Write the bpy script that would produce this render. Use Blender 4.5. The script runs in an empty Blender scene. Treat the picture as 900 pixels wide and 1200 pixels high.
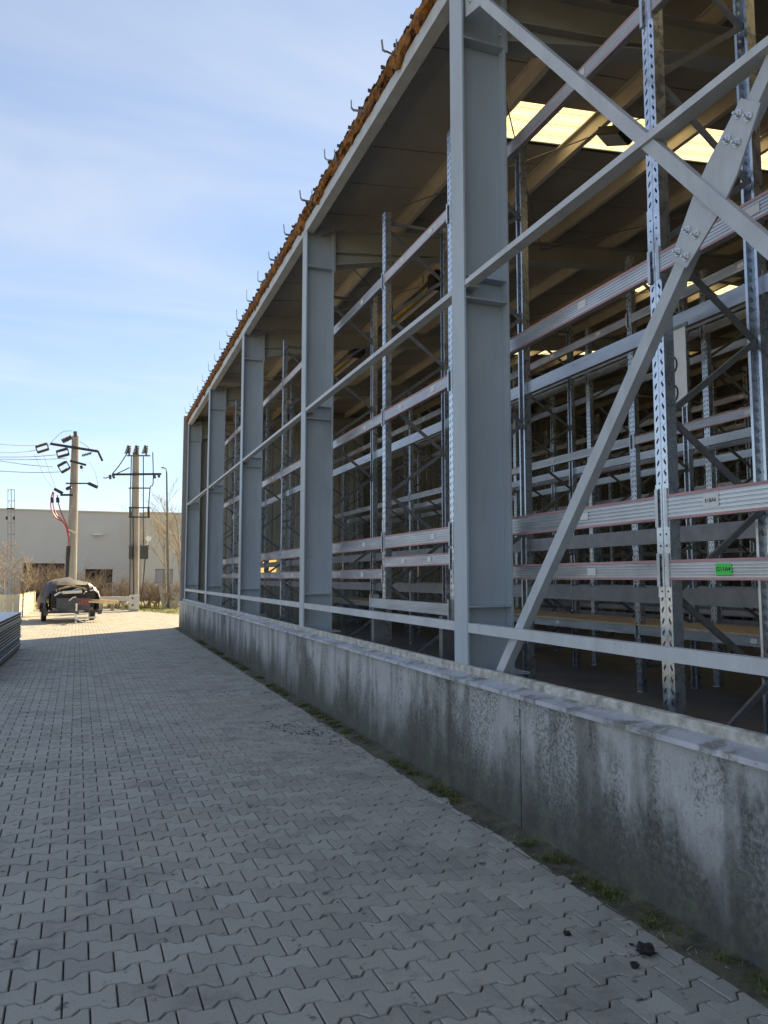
import bpy, math, random
import numpy as np
from mathutils import Vector, Matrix, noise
random.seed(7)
R = math.radians
S = bpy.context.scene
C = S.collection

# ------------------------------------------------------------------ camera, sky, sun, exposure
cam = bpy.data.objects.new('camera', bpy.data.cameras.new('camera'))
C.objects.link(cam); S.camera = cam
cam.data.sensor_width = 36.0
cam.data.lens = 880.0 / 1200.0 * 36.0
cam.data.clip_start = 0.05; cam.data.clip_end = 3000
YAW, PITCH = R(20.938), R(5.0)
cam.location = (0, 0, 1.75)
cam.rotation_euler = (R(90) + PITCH, 0, -YAW)

SUN_AZ, SUN_EL = R(49.5), R(36)          # azimuth from +Y towards +X
sd = Vector((math.sin(SUN_AZ) * math.cos(SUN_EL), math.cos(SUN_AZ) * math.cos(SUN_EL), math.sin(SUN_EL)))
sl = bpy.data.lights.new('sun', 'SUN'); sl.energy = 5.0; sl.angle = R(0.53); sl.color = (1.0, 0.83, 0.57)
so = bpy.data.objects.new('sun', sl); C.objects.link(so)
so.rotation_euler = (-sd).to_track_quat('-Z', 'Y').to_euler(); so.location = (20, 20, 40)

W = bpy.data.worlds.new('World'); S.world = W; W.use_nodes = True
nt = W.node_tree; nt.nodes.clear()
def wn(t, **k):
    n = nt.nodes.new(t)
    for a, b in k.items(): setattr(n, a, b)
    return n
wo = wn('ShaderNodeOutputWorld'); bg = wn('ShaderNodeBackground'); sky = wn('ShaderNodeTexSky')
sky.sky_type = 'NISHITA'; sky.sun_disc = False
sky.sun_elevation = SUN_EL; sky.sun_rotation = SUN_AZ
sky.altitude = 1200; sky.air_density = 0.85; sky.dust_density = 0.05; sky.ozone_density = 2.0
tc = wn('ShaderNodeTexCoord')
# thin cirrus: streaky noise over the view direction projected on a high plane
sep = wn('ShaderNodeSeparateXYZ'); nt.links.new(tc.outputs['Generated'], sep.inputs[0])
mz = wn('ShaderNodeMath', operation='MAXIMUM'); nt.links.new(sep.outputs['Z'], mz.inputs[0]); mz.inputs[1].default_value = 0.02
az = wn('ShaderNodeMath', operation='ADD'); nt.links.new(mz.outputs[0], az.inputs[0]); az.inputs[1].default_value = 0.12
dx = wn('ShaderNodeMath', operation='DIVIDE'); nt.links.new(sep.outputs['X'], dx.inputs[0]); nt.links.new(az.outputs[0], dx.inputs[1])
dy = wn('ShaderNodeMath', operation='DIVIDE'); nt.links.new(sep.outputs['Y'], dy.inputs[0]); nt.links.new(az.outputs[0], dy.inputs[1])
cb = wn('ShaderNodeCombineXYZ'); nt.links.new(dx.outputs[0], cb.inputs[0]); nt.links.new(dy.outputs[0], cb.inputs[1])
mp = wn('ShaderNodeMapping'); nt.links.new(cb.outputs[0], mp.inputs[0])
mp.inputs['Rotation'].default_value = (0, 0, R(40)); mp.inputs['Scale'].default_value = (0.55, 1.5, 1)
mp.inputs['Location'].default_value = (0.35, 0.9, 0)
n1 = wn('ShaderNodeTexNoise'); nt.links.new(mp.outputs[0], n1.inputs['Vector'])
n1.inputs['Scale'].default_value = 1.3; n1.inputs['Detail'].default_value = 7; n1.inputs['Roughness'].default_value = 0.52
n1.inputs['Distortion'].default_value = 0.6
rp = wn('ShaderNodeValToRGB'); nt.links.new(n1.outputs['Fac'], rp.inputs[0])
rp.color_ramp.elements[0].position = 0.42; rp.color_ramp.elements[0].color = (0, 0, 0, 1)
rp.color_ramp.elements[1].position = 0.80; rp.color_ramp.elements[1].color = (1, 1, 1, 1)
cm = wn('ShaderNodeMath', operation='MULTIPLY'); nt.links.new(rp.outputs[0], cm.inputs[0]); cm.inputs[1].default_value = 0.48
mx = wn('ShaderNodeMix', data_type='RGBA'); nt.links.new(cm.outputs[0], mx.inputs[0])
vl = wn('ShaderNodeMix', data_type='RGBA'); vl.inputs[0].default_value = 0.42     # even thin milky veil
nt.links.new(sky.outputs[0], vl.inputs[6]); vl.inputs[7].default_value = (1.95, 2.4, 3.55, 1)
nt.links.new(vl.outputs[2], mx.inputs[6]); mx.inputs[7].default_value = (3.5, 3.75, 4.2, 1)
nt.links.new(mx.outputs[2], bg.inputs[0]); bg.inputs[1].default_value = 0.092
nt.links.new(bg.outputs[0], wo.inputs[0])

S.view_settings.view_transform = 'Standard'; S.view_settings.look = 'None'
S.view_settings.exposure = 1.55; S.view_settings.gamma = 1.0
S.view_settings.use_white_balance = True; S.view_settings.white_balance_temperature = 7300; S.view_settings.white_balance_tint = 7
S.render.engine = 'CYCLES'
S.cycles.max_bounces = 8; S.cycles.diffuse_bounces = 5; S.cycles.glossy_bounces = 3
S.cycles.sample_clamp_indirect = 6.0

# ------------------------------------------------------------------ helpers
WL = {}                                     # world location of every object made here
class MB:
    def __init__(s): s.v = []; s.f = []; s.m = []; s.mi = 0
    def add(s, vs, fs):
        b = len(s.v); s.v.extend([tuple(p) for p in vs])
        for f in fs: s.f.append(tuple(b + i for i in f)); s.m.append(s.mi)
    def box(s, a, b):
        x0, y0, z0 = a; x1, y1, z1 = b
        s.add([(x0,y0,z0),(x1,y0,z0),(x1,y1,z0),(x0,y1,z0),(x0,y0,z1),(x1,y0,z1),(x1,y1,z1),(x0,y1,z1)],
              [(0,3,2,1),(4,5,6,7),(0,1,5,4),(1,2,6,5),(2,3,7,6),(3,0,4,7)])
    def obox(s, p, q, w, h, up=(0,0,1)):       # box bar from p to q, w along side, h along up
        p = Vector(p); q = Vector(q); d = (q - p).normalized(); u = Vector(up)
        if abs(d.dot(u)) > .98: u = Vector((1,0,0))
        sd_ = d.cross(u).normalized(); u = sd_.cross(d).normalized()
        vs = []
        for c in (p, q):
            for a, b in ((-1,-1),(1,-1),(1,1),(-1,1)): vs.append(c + sd_*a*w/2 + u*b*h/2)
        s.add(vs, [(0,1,2,3),(7,6,5,4),(0,4,5,1),(1,5,6,2),(2,6,7,3),(3,7,4,0)])
    def tube(s, pts, rads, n=6, cap=True):
        pts = [Vector(p) for p in pts]
        if not hasattr(rads, '__len__'): rads = [rads]*len(pts)
        vs = []; fs = []
        d0 = (pts[1]-pts[0]).normalized()
        u = d0.orthogonal().normalized()
        for i, p in enumerate(pts):
            d = (pts[min(i+1,len(pts)-1)] - pts[max(i-1,0)]).normalized()
            u = (u - d*u.dot(d))
            u = u.normalized() if u.length > 1e-6 else d.orthogonal().normalized()
            w = d.cross(u)
            for k in range(n):
                t = 2*math.pi*k/n
                vs.append(p + (u*math.cos(t) + w*math.sin(t))*rads[i])
        for i in range(len(pts)-1):
            for k in range(n):
                a = i*n+k; b = i*n+(k+1)%n
                fs.append((a, b, b+n, a+n))
        if cap:
            fs.append(tuple(reversed(range(n)))); fs.append(tuple(range((len(pts)-1)*n, len(pts)*n)))
        s.add(vs, fs)
    def prism(s, poly, y0, y1, axis='y', mats=None):  # closed polygon extruded; poly in (x,z) for y, (y,z) for x, (x,y) for z
        n = len(poly); vs = []
        for t in (y0, y1):
            for a, b in poly:
                vs.append((a,t,b) if axis=='y' else (t,a,b) if axis=='x' else (a,b,t))
        fs = []
        keep = s.mi
        for k in range(n):
            s.mi = mats[k] if mats else keep
            s.add([vs[k], vs[(k+1)%n], vs[n+(k+1)%n], vs[n+k]], [(0,1,2,3)])
        s.mi = keep
        s.add(vs, [tuple(range(n)), tuple(range(2*n-1, n-1, -1))])
    def disc(s, c, r, d, axis, n=10):           # solid disc (cylinder), thickness d along axis
        a = Vector(axis).normalized(); s.tube([Vector(c)-a*d/2, Vector(c)+a*d/2], r, n)
    def mesh(s, name='mesh', smooth=False, fix=True):
        me = bpy.data.meshes.new(name); me.from_pydata(s.v, [], s.f)
        if len(set(s.m)) > 1 or (s.m and s.m[0]): me.polygons.foreach_set('material_index', s.m)
        if smooth: me.polygons.foreach_set('use_smooth', [True]*len(s.f))
        if fix:
            import bmesh
            bm = bmesh.new(); bm.from_mesh(me)
            bmesh.ops.recalc_face_normals(bm, faces=bm.faces); bm.to_mesh(me); bm.free()
        me.update(); return me

def obj(name, me, mats=None, parent=None, loc=(0,0,0), rot=None, label=None, cat=None, group=None, kind=None, scale=None):
    """link me as one object; loc is a WORLD location (parents are never rotated unless built locally)"""
    if isinstance(me, MB): me = me.mesh(name)
    o = bpy.data.objects.new(name, me); C.objects.link(o)
    if mats is not None and me is not None:
        if not isinstance(mats, (list, tuple)): mats = [mats]
        if len(me.materials) == 0:
            for m in mats: me.materials.append(m)
    loc = Vector(loc); WL[o.name] = loc
    if parent is not None:
        o.parent = parent; o.location = loc - WL[parent.name]
    else: o.location = loc
    if rot: o.rotation_euler = rot
    if scale: o.scale = scale
    for k, v in (('label', label), ('category', cat), ('group', group), ('kind', kind)):
        if v: o[k] = v
    return o
def thing(name, label, cat, loc=(0,0,0), group=None):
    return obj(name, None, None, None, loc, None, label, cat, group)
def struct(name, me, mats, parent=None, **k):
    return obj(name, me, mats, parent, kind='structure', **k)

# ------------------------------------------------------------------ materials
def mat(name, col, rough=0.6, metal=0.0, var=0.12, scale=8.0, bump=0.0, bscale=60.0, col2=None, spec=0.5, stretch=(1,1,1), rndobj=0.0, rvar=0.0):
    m = bpy.data.materials.new(name); m.use_nodes = True
    t = m.node_tree; b = t.nodes['Principled BSDF']
    b.inputs['Roughness'].default_value = rough; b.inputs['Metallic'].default_value = metal
    b.inputs['Specular IOR Level'].default_value = spec
    g = t.nodes.new('ShaderNodeNewGeometry'); mp = t.nodes.new('ShaderNodeMapping')
    t.links.new(g.outputs['Position'], mp.inputs[0]); mp.inputs['Scale'].default_value = stretch
    n = t.nodes.new('ShaderNodeTexNoise'); t.links.new(mp.outputs[0], n.inputs['Vector'])
    n.inputs['Scale'].default_value = scale; n.inputs['Detail'].default_value = 6; n.inputs['Roughness'].default_value = .6
    r = t.nodes.new('ShaderNodeValToRGB'); t.links.new(n.outputs['Fac'], r.inputs[0])
    c1 = tuple(c*(1-var) for c in col); c2 = col2 or tuple(min(1, c*(1+var)) for c in col)
    r.color_ramp.elements[0].position = .3; r.color_ramp.elements[0].color = (*c1, 1)
    r.color_ramp.elements[1].position = .7; r.color_ramp.elements[1].color = (*c2, 1)
    out = r.outputs[0]
    if rndobj:
        oi = t.nodes.new('ShaderNodeObjectInfo'); hs = t.nodes.new('ShaderNodeHueSaturation')
        mr = t.nodes.new('ShaderNodeMapRange'); t.links.new(oi.outputs['Random'], mr.inputs[0])
        mr.inputs[3].default_value = 1-rndobj; mr.inputs[4].default_value = 1+rndobj
        t.links.new(mr.outputs[0], hs.inputs['Value']); t.links.new(out, hs.inputs['Color']); out = hs.outputs[0]
    t.links.new(out, b.inputs['Base Color'])
    if rvar:
        mr = t.nodes.new('ShaderNodeMapRange'); t.links.new(n.outputs['Fac'], mr.inputs[0])
        mr.inputs[1].default_value = .3; mr.inputs[2].default_value = .7
        mr.inputs[3].default_value = max(.05, rough-rvar); mr.inputs[4].default_value = rough+rvar
        t.links.new(mr.outputs[0], b.inputs['Roughness'])
    if bump:
        n2 = t.nodes.new('ShaderNodeTexNoise'); t.links.new(g.outputs['Position'], n2.inputs['Vector'])
        n2.inputs['Scale'].default_value = bscale; n2.inputs['Detail'].default_value = 5
        bp = t.nodes.new('ShaderNodeBump'); bp.inputs['Strength'].default_value = bump; bp.inputs['Distance'].default_value = .01
        t.links.new(n2.outputs['Fac'], bp.inputs['Height']); t.links.new(bp.outputs[0], b.inputs['Normal'])
    return m
M = {}
M['column'] = mat('grey_blue_paint', (.40,.45,.49), .48, 0, .07, 2.2, .05, 90, stretch=(1,1,.35), rvar=.1)
M['brace'] = mat('light_grey_paint', (.45,.475,.50), .5, 0, .1, 5, .05, 80, rvar=.1)
M['girt'] = mat('pale_grey_paint', (.50,.52,.53), .5, 0, .12, 3, .04, 70)
M['galv'] = mat('galvanised_steel', (.60,.64,.69), .30, .92, .2, 14, .04, 120, rndobj=.12, rvar=.1)
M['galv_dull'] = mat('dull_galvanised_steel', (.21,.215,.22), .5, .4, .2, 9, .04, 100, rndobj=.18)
M['beam_shaded'] = mat('shaded_beam_back', (.27,.272,.28), .5, .35, .2, 7, rndobj=.15)  # darker copy of the beam zinc: shade on low rear beams put into colour
M['beam'] = mat('zinc_beam', (.53,.55,.575), .36, .7, .2, 10, .03, 100, rndobj=.15, stretch=(1,.15,1), rvar=.1)
M['red'] = mat('faded_red_band', (.46,.25,.25), .5, .2, .3, 6, stretch=(1,.2,1))
M['bolt'] = mat('bolt_zinc', (.6,.61,.62), .3, .85, .15, 40)
M['purlin'] = mat('purlin_zinc', (.60,.54,.45), .5, .2, .12, 3)
M['rafter'] = mat('rafter_paint', (.42,.42,.39), .55, 0, .1, 2)
M['liner'] = mat('roof_liner_sheet', (.42,.375,.315), .6, .2, .1, 1.2)
M['sheet'] = mat('roof_outer_sheet', (.22,.21,.20), .5, .3, .2, 3)
M['gable'] = mat('gable_liner', (.46,.44,.38), .6, .1, .1, .8)
M['floor'] = mat('hall_concrete_floor', (.17,.165,.16), .6, 0, .25, 1.2, .03, 50)
M['wool'] = mat('mineral_wool', (.07,.026,.010), .95, 0, .5, 9, 1.0, 45, col2=(.42,.175,.04))
M['foil'] = mat('torn_foil', (.36,.30,.24), .6, .2, .3, 10)
M['chip'] = mat('chipboard', (.56,.42,.26), .8, 0, .15, 25, .05, 100, rndobj=.1)
M['white_tag'] = mat('white_label', (.68,.68,.66), .6, 0, .06, 20)
M['green_tag'] = mat('green_label', (.05,.62,.10), .55, 0, .06, 20)
M['ink'] = mat('black_ink', (.015,.015,.015), .6, 0, .1, 20)
M['conc_pole'] = mat('pole_concrete', (.33,.30,.26), .85, 0, .14, 4, .2, 40, stretch=(1,1,.3))
M['dark'] = mat('dark_iron', (.035,.033,.032), .6, .3, .2, 10)
M['porcelain'] = mat('brown_porcelain', (.07,.05,.045), .3, 0, .1, 10)
M['grey_box'] = mat('grey_enamel', (.045,.048,.048), .5, .2, .1, 5)
M['pale_box'] = mat('pale_cabinet', (.50,.49,.46), .6, 0, .08, 5)
M['red_cable'] = mat('red_cable', (.42,.06,.05), .5, 0, .1, 8)
M['wire'] = mat('aluminium_wire', (.10,.105,.115), .6, .0, .1, 8)
M['bark'] = mat('bark', (.17,.125,.09), .9, 0, .3, 12, .3, 40)
M['twig'] = mat('dry_twigs', (.25,.185,.125), .9, 0, .3, 3)
M['birch'] = mat('pale_bark', (.36,.29,.21), .85, 0, .3, 10, .2, 40)
M['facade'] = mat('facade_panel', (.56,.53,.48), .7, 0, .04, .3)
M['facade_b'] = mat('facade_cream', (.64,.58,.46), .7, 0, .05, .4)
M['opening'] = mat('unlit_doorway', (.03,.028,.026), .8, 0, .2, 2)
M['glass'] = mat('dull_glass', (.30,.31,.33), .2, 0, .05, 1)
M['wood'] = mat('fence_timber', (.74,.62,.40), .8, 0, .2, 4, .1, 60, stretch=(6,6,.6), rndobj=.15)
M['timber'] = mat('fresh_timber', (.60,.46,.28), .8, 0, .15, 6, rndobj=.12)
M['tarp'] = mat('black_tarp', (.062,.056,.062), .8, 0, .3, 5, .5, 7)
M['tyre'] = mat('tyre_rubber', (.02,.02,.02), .8, 0, .1, 10)
M['frame'] = mat('trailer_steel', (.16,.155,.15), .5, .5, .2, 10)
M['board'] = mat('trailer_board', (.075,.085,.088), .6, 0, .15, 8)
M['signred'] = mat('red_lettering', (.55,.05,.05), .6, 0, .1, 8)
M['cloth'] = mat('pale_sheet', (.50,.47,.47), .8, 0, .15, 6)
M['skin'] = mat('panel_skin', (.55,.58,.61), .45, .3, .1, 4, rndobj=.15)
M['core'] = mat('panel_core', (.035,.05,.065), .8, 0, .2, 15, rndobj=.2)
M['cream'] = mat('cream_edge', (.60,.52,.30), .7, 0, .1, 6)
M['yellow'] = mat('heater_yellow', (.50,.33,.06), .5, .1, .2, 5)
M['moss'] = mat('moss', (.055,.07,.012), .95, 0, .4, 30, .6, 80, col2=(.16,.18,.04))
M['straw'] = mat('dry_grass', (.30,.24,.12), .9, 0, .3, 10)
M['clod'] = mat('dark_clod', (.018,.016,.014), .95, 0, .3, 30, .5, 60)
M['pebble'] = mat('pebble', (.22,.20,.18), .9, 0, .3, 30)
M['lead'] = mat('coping_metal', (.50,.52,.56), .5, .3, .2, 5, .06, 60, stretch=(2,.5,1))
M['upstand'] = mat('rough_upstand', (.44,.42,.37), .9, 0, .45, 13, .5, 70)

# skylight: white translucent fibreglass
m = bpy.data.materials.new('translucent_sheet'); m.use_nodes = True; t = m.node_tree
t.nodes.clear(); o_ = t.nodes.new('ShaderNodeOutputMaterial'); tr = t.nodes.new('ShaderNodeBsdfTranslucent'); df = t.nodes.new('ShaderNodeBsdfDiffuse')
tr.inputs[0].default_value = (.66,.58,.36,1); df.inputs[0].default_value = (.5,.5,.45,1); ms = t.nodes.new('ShaderNodeMixShader')
ms.inputs[0].default_value = .1; t.links.new(tr.outputs[0], ms.inputs[1]); t.links.new(df.outputs[0], ms.inputs[2]); t.links.new(ms.outputs[0], o_.inputs[0])
M['skylight'] = m

def wear(m, amt=.5):
    t = m.node_tree; b = t.nodes['Principled BSDF']; src = b.inputs['Base Color'].links[0].from_socket
    g = t.nodes.new('ShaderNodeNewGeometry'); L = t.links.new
    def nz(scale, st, lo, hi, k):
        mp = t.nodes.new('ShaderNodeMapping'); L(g.outputs['Position'], mp.inputs[0]); mp.inputs['Scale'].default_value = st
        n = t.nodes.new('ShaderNodeTexNoise'); L(mp.outputs[0], n.inputs['Vector']); n.inputs['Scale'].default_value = scale; n.inputs['Detail'].default_value = 8; n.inputs['Roughness'].default_value = .7
        r = t.nodes.new('ShaderNodeMapRange'); L(n.outputs['Fac'], r.inputs[0]); r.inputs[1].default_value = lo; r.inputs[2].default_value = hi; r.inputs[4].default_value = k
        return r.outputs[0]
    for (f, c) in ((nz(3, (1,1,.18), .50, .78, amt*.55), (.20,.20,.19,1)), (nz(16, (1,1,1), .66, .72, amt*.9), (.12,.085,.06,1)), (nz(9, (1,1,.3), .62, .70, amt*.5), (.62,.64,.66,1))):
        x = t.nodes.new('ShaderNodeMix'); x.data_type = 'RGBA'; L(f, x.inputs[0]); L(src, x.inputs[6]); x.inputs[7].default_value = c; src = x.outputs[2]
    L(src, b.inputs['Base Color'])
for k_ in ('column','brace','girt','beam','beam_shaded','galv','lead'): wear(M[k_], {'girt':.8,'column':.8,'brace':.8,'beam':.4,'lead':.9,'galv':.12}.get(k_, .5))
t = M['lead'].node_tree; b = t.nodes['Principled BSDF']; src = b.inputs['Base Color'].links[0].from_socket
g = t.nodes.new('ShaderNodeNewGeometry'); n = t.nodes.new('ShaderNodeTexNoise'); t.links.new(g.outputs['Position'], n.inputs['Vector'])
n.inputs['Scale'].default_value = 4.5; n.inputs['Detail'].default_value = 9; n.inputs['Roughness'].default_value = .75
r = t.nodes.new('ShaderNodeMapRange'); t.links.new(n.outputs['Fac'], r.inputs[0]); r.inputs[1].default_value = .50; r.inputs[2].default_value = .60; r.inputs[4].default_value = .8
x = t.nodes.new('ShaderNodeMix'); x.data_type = 'RGBA'; t.links.new(r.outputs[0], x.inputs[0]); t.links.new(src, x.inputs[6]); x.inputs[7].default_value = (.17,.155,.125,1)
t.links.new(x.outputs[2], b.inputs['Base Color'])
def nodes(m):
    t = m.node_tree
    def N(ty, **k):
        n = t.nodes.new(ty)
        for a, b in k.items(): setattr(n, a, b)
        return n
    return t, N, t.links.new
def noise_n(t, N, L, vec, scale, detail=6, rough=.6, dist=0):
    n = N('ShaderNodeTexNoise'); L(vec, n.inputs['Vector']); n.inputs['Scale'].default_value = scale
    n.inputs['Detail'].default_value = detail; n.inputs['Roughness'].default_value = rough; n.inputs['Distortion'].default_value = dist
    return n.outputs['Fac']
def ramp(t, N, L, fac, stops):
    r = N('ShaderNodeValToRGB'); L(fac, r.inputs[0]); e = r.color_ramp.elements
    while len(e) < len(stops): e.new(.5)
    for i, (p, c) in enumerate(stops):
        e[i].position = p; e[i].color = (*c, 1) if len(c) == 3 else c
    return r.outputs[0]
def mixc(t, N, L, fac, a, b, mode='MIX'):
    n = N('ShaderNodeMix', data_type='RGBA', blend_type=mode)
    for s_, v in ((0, fac), (6, a), (7, b)):
        if isinstance(v, (int, float)): n.inputs[s_].default_value = v
        elif isinstance(v, tuple): n.inputs[s_].default_value = (*v, 1)
        else: L(v, n.inputs[s_])
    return n.outputs[2]
def mth(N, L, op, a, b=None):
    n = N('ShaderNodeMath', operation=op)
    for i, v in ((0, a), (1, b)):
        if v is None: continue
        if isinstance(v, (int, float)): n.inputs[i].default_value = v
        else: L(v, n.inputs[i])
    return n.outputs[0]

# pavers: per-stone tone + oil stains and dust over the whole yard
m = mat('paver_concrete', (.27,.27,.275), .72, 0, .1, 5); t, N, L = nodes(m); b = t.nodes['Principled BSDF']
g = N('ShaderNodeNewGeometry'); oi = N('ShaderNodeObjectInfo')
rnd = mth(N, L, 'FRACT', mth(N, L, 'ADD', g.outputs['Random Per Island'], oi.outputs['Random']))
base = ramp(t, N, L, rnd, [(0, (.262,.247,.20)), (.5, (.345,.328,.27)), (1, (.435,.415,.345))])
big = noise_n(t, N, L, g.outputs['Position'], .55, 5, .6)
base = mixc(t, N, L, ramp(t, N, L, big, [(.35, (0,0,0)), (.7, (.6,.6,.6))]), base, (.42,.37,.29))
fine = noise_n(t, N, L, g.outputs['Position'], 130, 3, .7)
base = mixc(t, N, L, .35, base, ramp(t, N, L, fine, [(.3, (.12,.12,.12)), (.7, (.40,.40,.40))]))
st = noise_n(t, N, L, g.outputs['Position'], 1.7, 8, .72, .5)
base = mixc(t, N, L, ramp(t, N, L, st, [(.53, (0,0,0)), (.70, (.62,.62,.62))]), base, (.10,.097,.09))
sp = noise_n(t, N, L, g.outputs['Position'], 9, 4, .6)
base = mixc(t, N, L, ramp(t, N, L, sp, [(.63, (0,0,0)), (.69, (.8,.8,.8))]), base, (.05,.048,.045))
L(base, b.inputs['Base Color'])
bp_ = N('ShaderNodeBump'); bp_.inputs['Strength'].default_value = .35; bp_.inputs['Distance'].default_value = .004
L(fine, bp_.inputs['Height']); L(bp_.outputs[0], b.inputs['Normal'])
M['paver'] = m
M['joint'] = mat('joint_sand', (.028,.026,.023), .95, 0, .4, 20, .4, 90)
M['soil'] = mat('bare_soil', (.17,.135,.095), .95, 0, .35, 1.5, .5, 25, col2=(.22,.19,.10))
M['grass'] = mat('spring_grass', (.10,.13,.03), .9, 0, .4, 6, col2=(.22,.22,.07))

# wall concrete: cast grey with dark run-off streaks, black lichen specks and green algae at the foot
m = mat('plinth_concrete', (.34,.34,.345), .85, 0, .1, 5); t, N, L = nodes(m); b = t.nodes['Principled BSDF']
g = N('ShaderNodeNewGeometry'); P = g.outputs['Position']
oi = N('ShaderNodeObjectInfo')
sx = N('ShaderNodeSeparateXYZ'); L(P, sx.inputs[0])
mp1 = N('ShaderNodeMapping'); L(P, mp1.inputs[0]); mp1.inputs['Scale'].default_value = (1, 1, .22)
mp2 = N('ShaderNodeMapping'); L(P, mp2.inputs[0]); mp2.inputs['Scale'].default_value = (1, 1, .10)
base = ramp(t, N, L, noise_n(t, N, L, P, 3.0, 6, .6), [(.3, (.40,.395,.385)), (.7, (.56,.55,.53))])
base = mixc(t, N, L, mth(N, L, 'MULTIPLY', oi.outputs['Random'], .25), base, (.26,.26,.27))
base = mixc(t, N, L, .3, base, ramp(t, N, L, noise_n(t, N, L, P, 60, 4, .7), [(.3, (.18,.18,.18)), (.7, (.55,.55,.55))]))
# vertical streaks
s1 = noise_n(t, N, L, mp2.outputs[0], 4.2, 3, .55)
s1 = ramp(t, N, L, s1, [(.47, (0,0,0)), (.66, (.85,.85,.85))])
base = mixc(t, N, L, s1, base, (.13,.13,.115))
# blotchy black growth: separate clouds, commoner low down, broken into specks
mp3 = N('ShaderNodeMapping'); L(P, mp3.inputs[0]); mp3.inputs['Scale'].default_value = (1, 1, .6)
lo = mth(N, L, 'ADD', noise_n(t, N, L, mp3.outputs[0], 1.25, 8, .68), mth(N, L, 'MULTIPLY', sx.outputs['Z'], -.16))
c1 = ramp(t, N, L, lo, [(.385, (0,0,0)), (.50, (1,1,1))])
c2 = ramp(t, N, L, noise_n(t, N, L, P, 30, 9, .8), [(.40, (.45,.45,.45)), (.55, (1,1,1))])
base = mixc(t, N, L, mth(N, L, 'MULTIPLY', mth(N, L, 'MULTIPLY', c1, c2), .90), base, (.055,.054,.046))
c4 = ramp(t, N, L, noise_n(t, N, L, mp1.outputs[0], 2.3, 6, .7), [(.49, (0,0,0)), (.56, (1,1,1))])
c5 = ramp(t, N, L, noise_n(t, N, L, P, 44, 6, .75), [(.50, (0,0,0)), (.54, (1,1,1))])
base = mixc(t, N, L, mth(N, L, 'MULTIPLY', mth(N, L, 'MULTIPLY', c4, c5), .62), base, (.04,.04,.035))
c3 = ramp(t, N, L, noise_n(t, N, L, P, 48, 3, .6), [(.63, (0,0,0)), (.68, (1,1,1))])
base = mixc(t, N, L, mth(N, L, 'MULTIPLY', c3, .6), base, (.08,.08,.07))
# algae rising from the ground, uneven edge
hz = mth(N, L, 'ADD', sx.outputs['Z'], mth(N, L, 'MULTIPLY', noise_n(t, N, L, mp1.outputs[0], 2.2, 5, .6), -.75))
al = N('ShaderNodeMapRange'); L(hz, al.inputs[0]); al.inputs[1].default_value = .25; al.inputs[2].default_value = -.22
al.inputs[3].default_value = 0; al.inputs[4].default_value = .85
base = mixc(t, N, L, al.outputs[0], base, ramp(t, N, L, noise_n(t, N, L, P, 7, 4, .6), [(.35, (.05,.05,.042)), (.6, (.085,.085,.06)), (.75, (.10,.115,.05))]))
L(base, b.inputs['Base Color'])
bp_ = N('ShaderNodeBump'); bp_.inputs['Strength'].default_value = .4; bp_.inputs['Distance'].default_value = .006
L(noise_n(t, N, L, P, 45, 6, .65), bp_.inputs['Height']); L(bp_.outputs[0], b.inputs['Normal'])
M['plinth'] = m

# ------------------------------------------------------------------ ground
mb = MB(); mb.add([(-400,-400,-.05),(400,-400,-.05),(400,400,-.05),(-400,400,-.05)], [(0,1,2,3)])
struct('ground', mb, M['soil'])
mb = MB(); mb.add([(-7.5,-3,-.016),(2.78,-3,-.016),(2.78,27.7,-.016),(5.1,27.7,-.016),(5.1,34,-.016),(.7,46.2,-.016),(-7.5,46.2,-.016)], [tuple(range(7))])
pave = struct('pavement', mb, M['joint'])

# I-shaped interlocking pavers
PL, PP = .2145, .1525
def paver_poly():
    hw, hn, q, c, e = PP/2 + .0205, PP/2 - .0205, PL/4, .017, PL/2
    top = [(-e,hw),(-q-c,hw),(-q+c,hn),(q-c,hn),(q+c,hw),(e,hw)]
    return [(x, y) for x, y in top] + [(-x, -y) for x, y in top]
def inset(poly, d):
    n = len(poly); out = []
    for i in range(n):
        p0, p1, p2 = Vector(poly[i-1]), Vector(poly[i]), Vector(poly[(i+1)%n])
        e1 = (p1-p0).normalized(); e2 = (p2-p1).normalized()
        n1 = Vector((e1.y,-e1.x)); n2 = Vector((e2.y,-e2.x)); k = (n1+n2); k = k/ max(.3, (1+n1.dot(n2)))
        out.append(tuple(p1 + k*d))
    return out
pp = paver_poly()
top = inset(pp, .0072); mid = inset(pp, .0032)
def paver_arrays(lod):
    if lod == 0:
        v = [(x,y,0) for x,y in top] + [(x,y,-.006) for x,y in mid] + [(x,y,-.03) for x,y in mid]
        f = []
        for r in range(2):
            for k in range(12): f.append((r*12+k, 12+r*12+k, 12+r*12+(k+1)%12, r*12+(k+1)%12))
    else:
        v = [(x,y,0) for x,y in inset(pp,.005)] + [(x,y,-.03) for x,y in inset(pp,.003)]
        f = [(k, 12+k, 12+(k+1)%12, (k+1)%12) for k in range(12)]
    # top as four convex pieces: two ends and the waist
    ft = [(0,11,10,1),(1,10,9,2),(2,9,8,3),(3,8,7,4),(4,7,6,5)]
    return v, f + [tuple(reversed(a)) for a in ft] if False else f + ft
rot = R(1.2); cr, sr = math.cos(rot), math.sin(rot)
def inyard(x, y):
    if y < .2 or x < -7.3: return False
    if y < 27.9: return x < 2.74
    lim = 5.0 - max(0, y-34)*.36
    return x < lim and y < 46
places = []
for j in range(-60, 330):
    for i in range(-60, 60):
        u = (i + .5*(j % 2))*PL; w = j*PP
        x, y = u*cr - w*sr, u*sr + w*cr
        if inyard(x, y): places.append((x, y))
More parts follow.
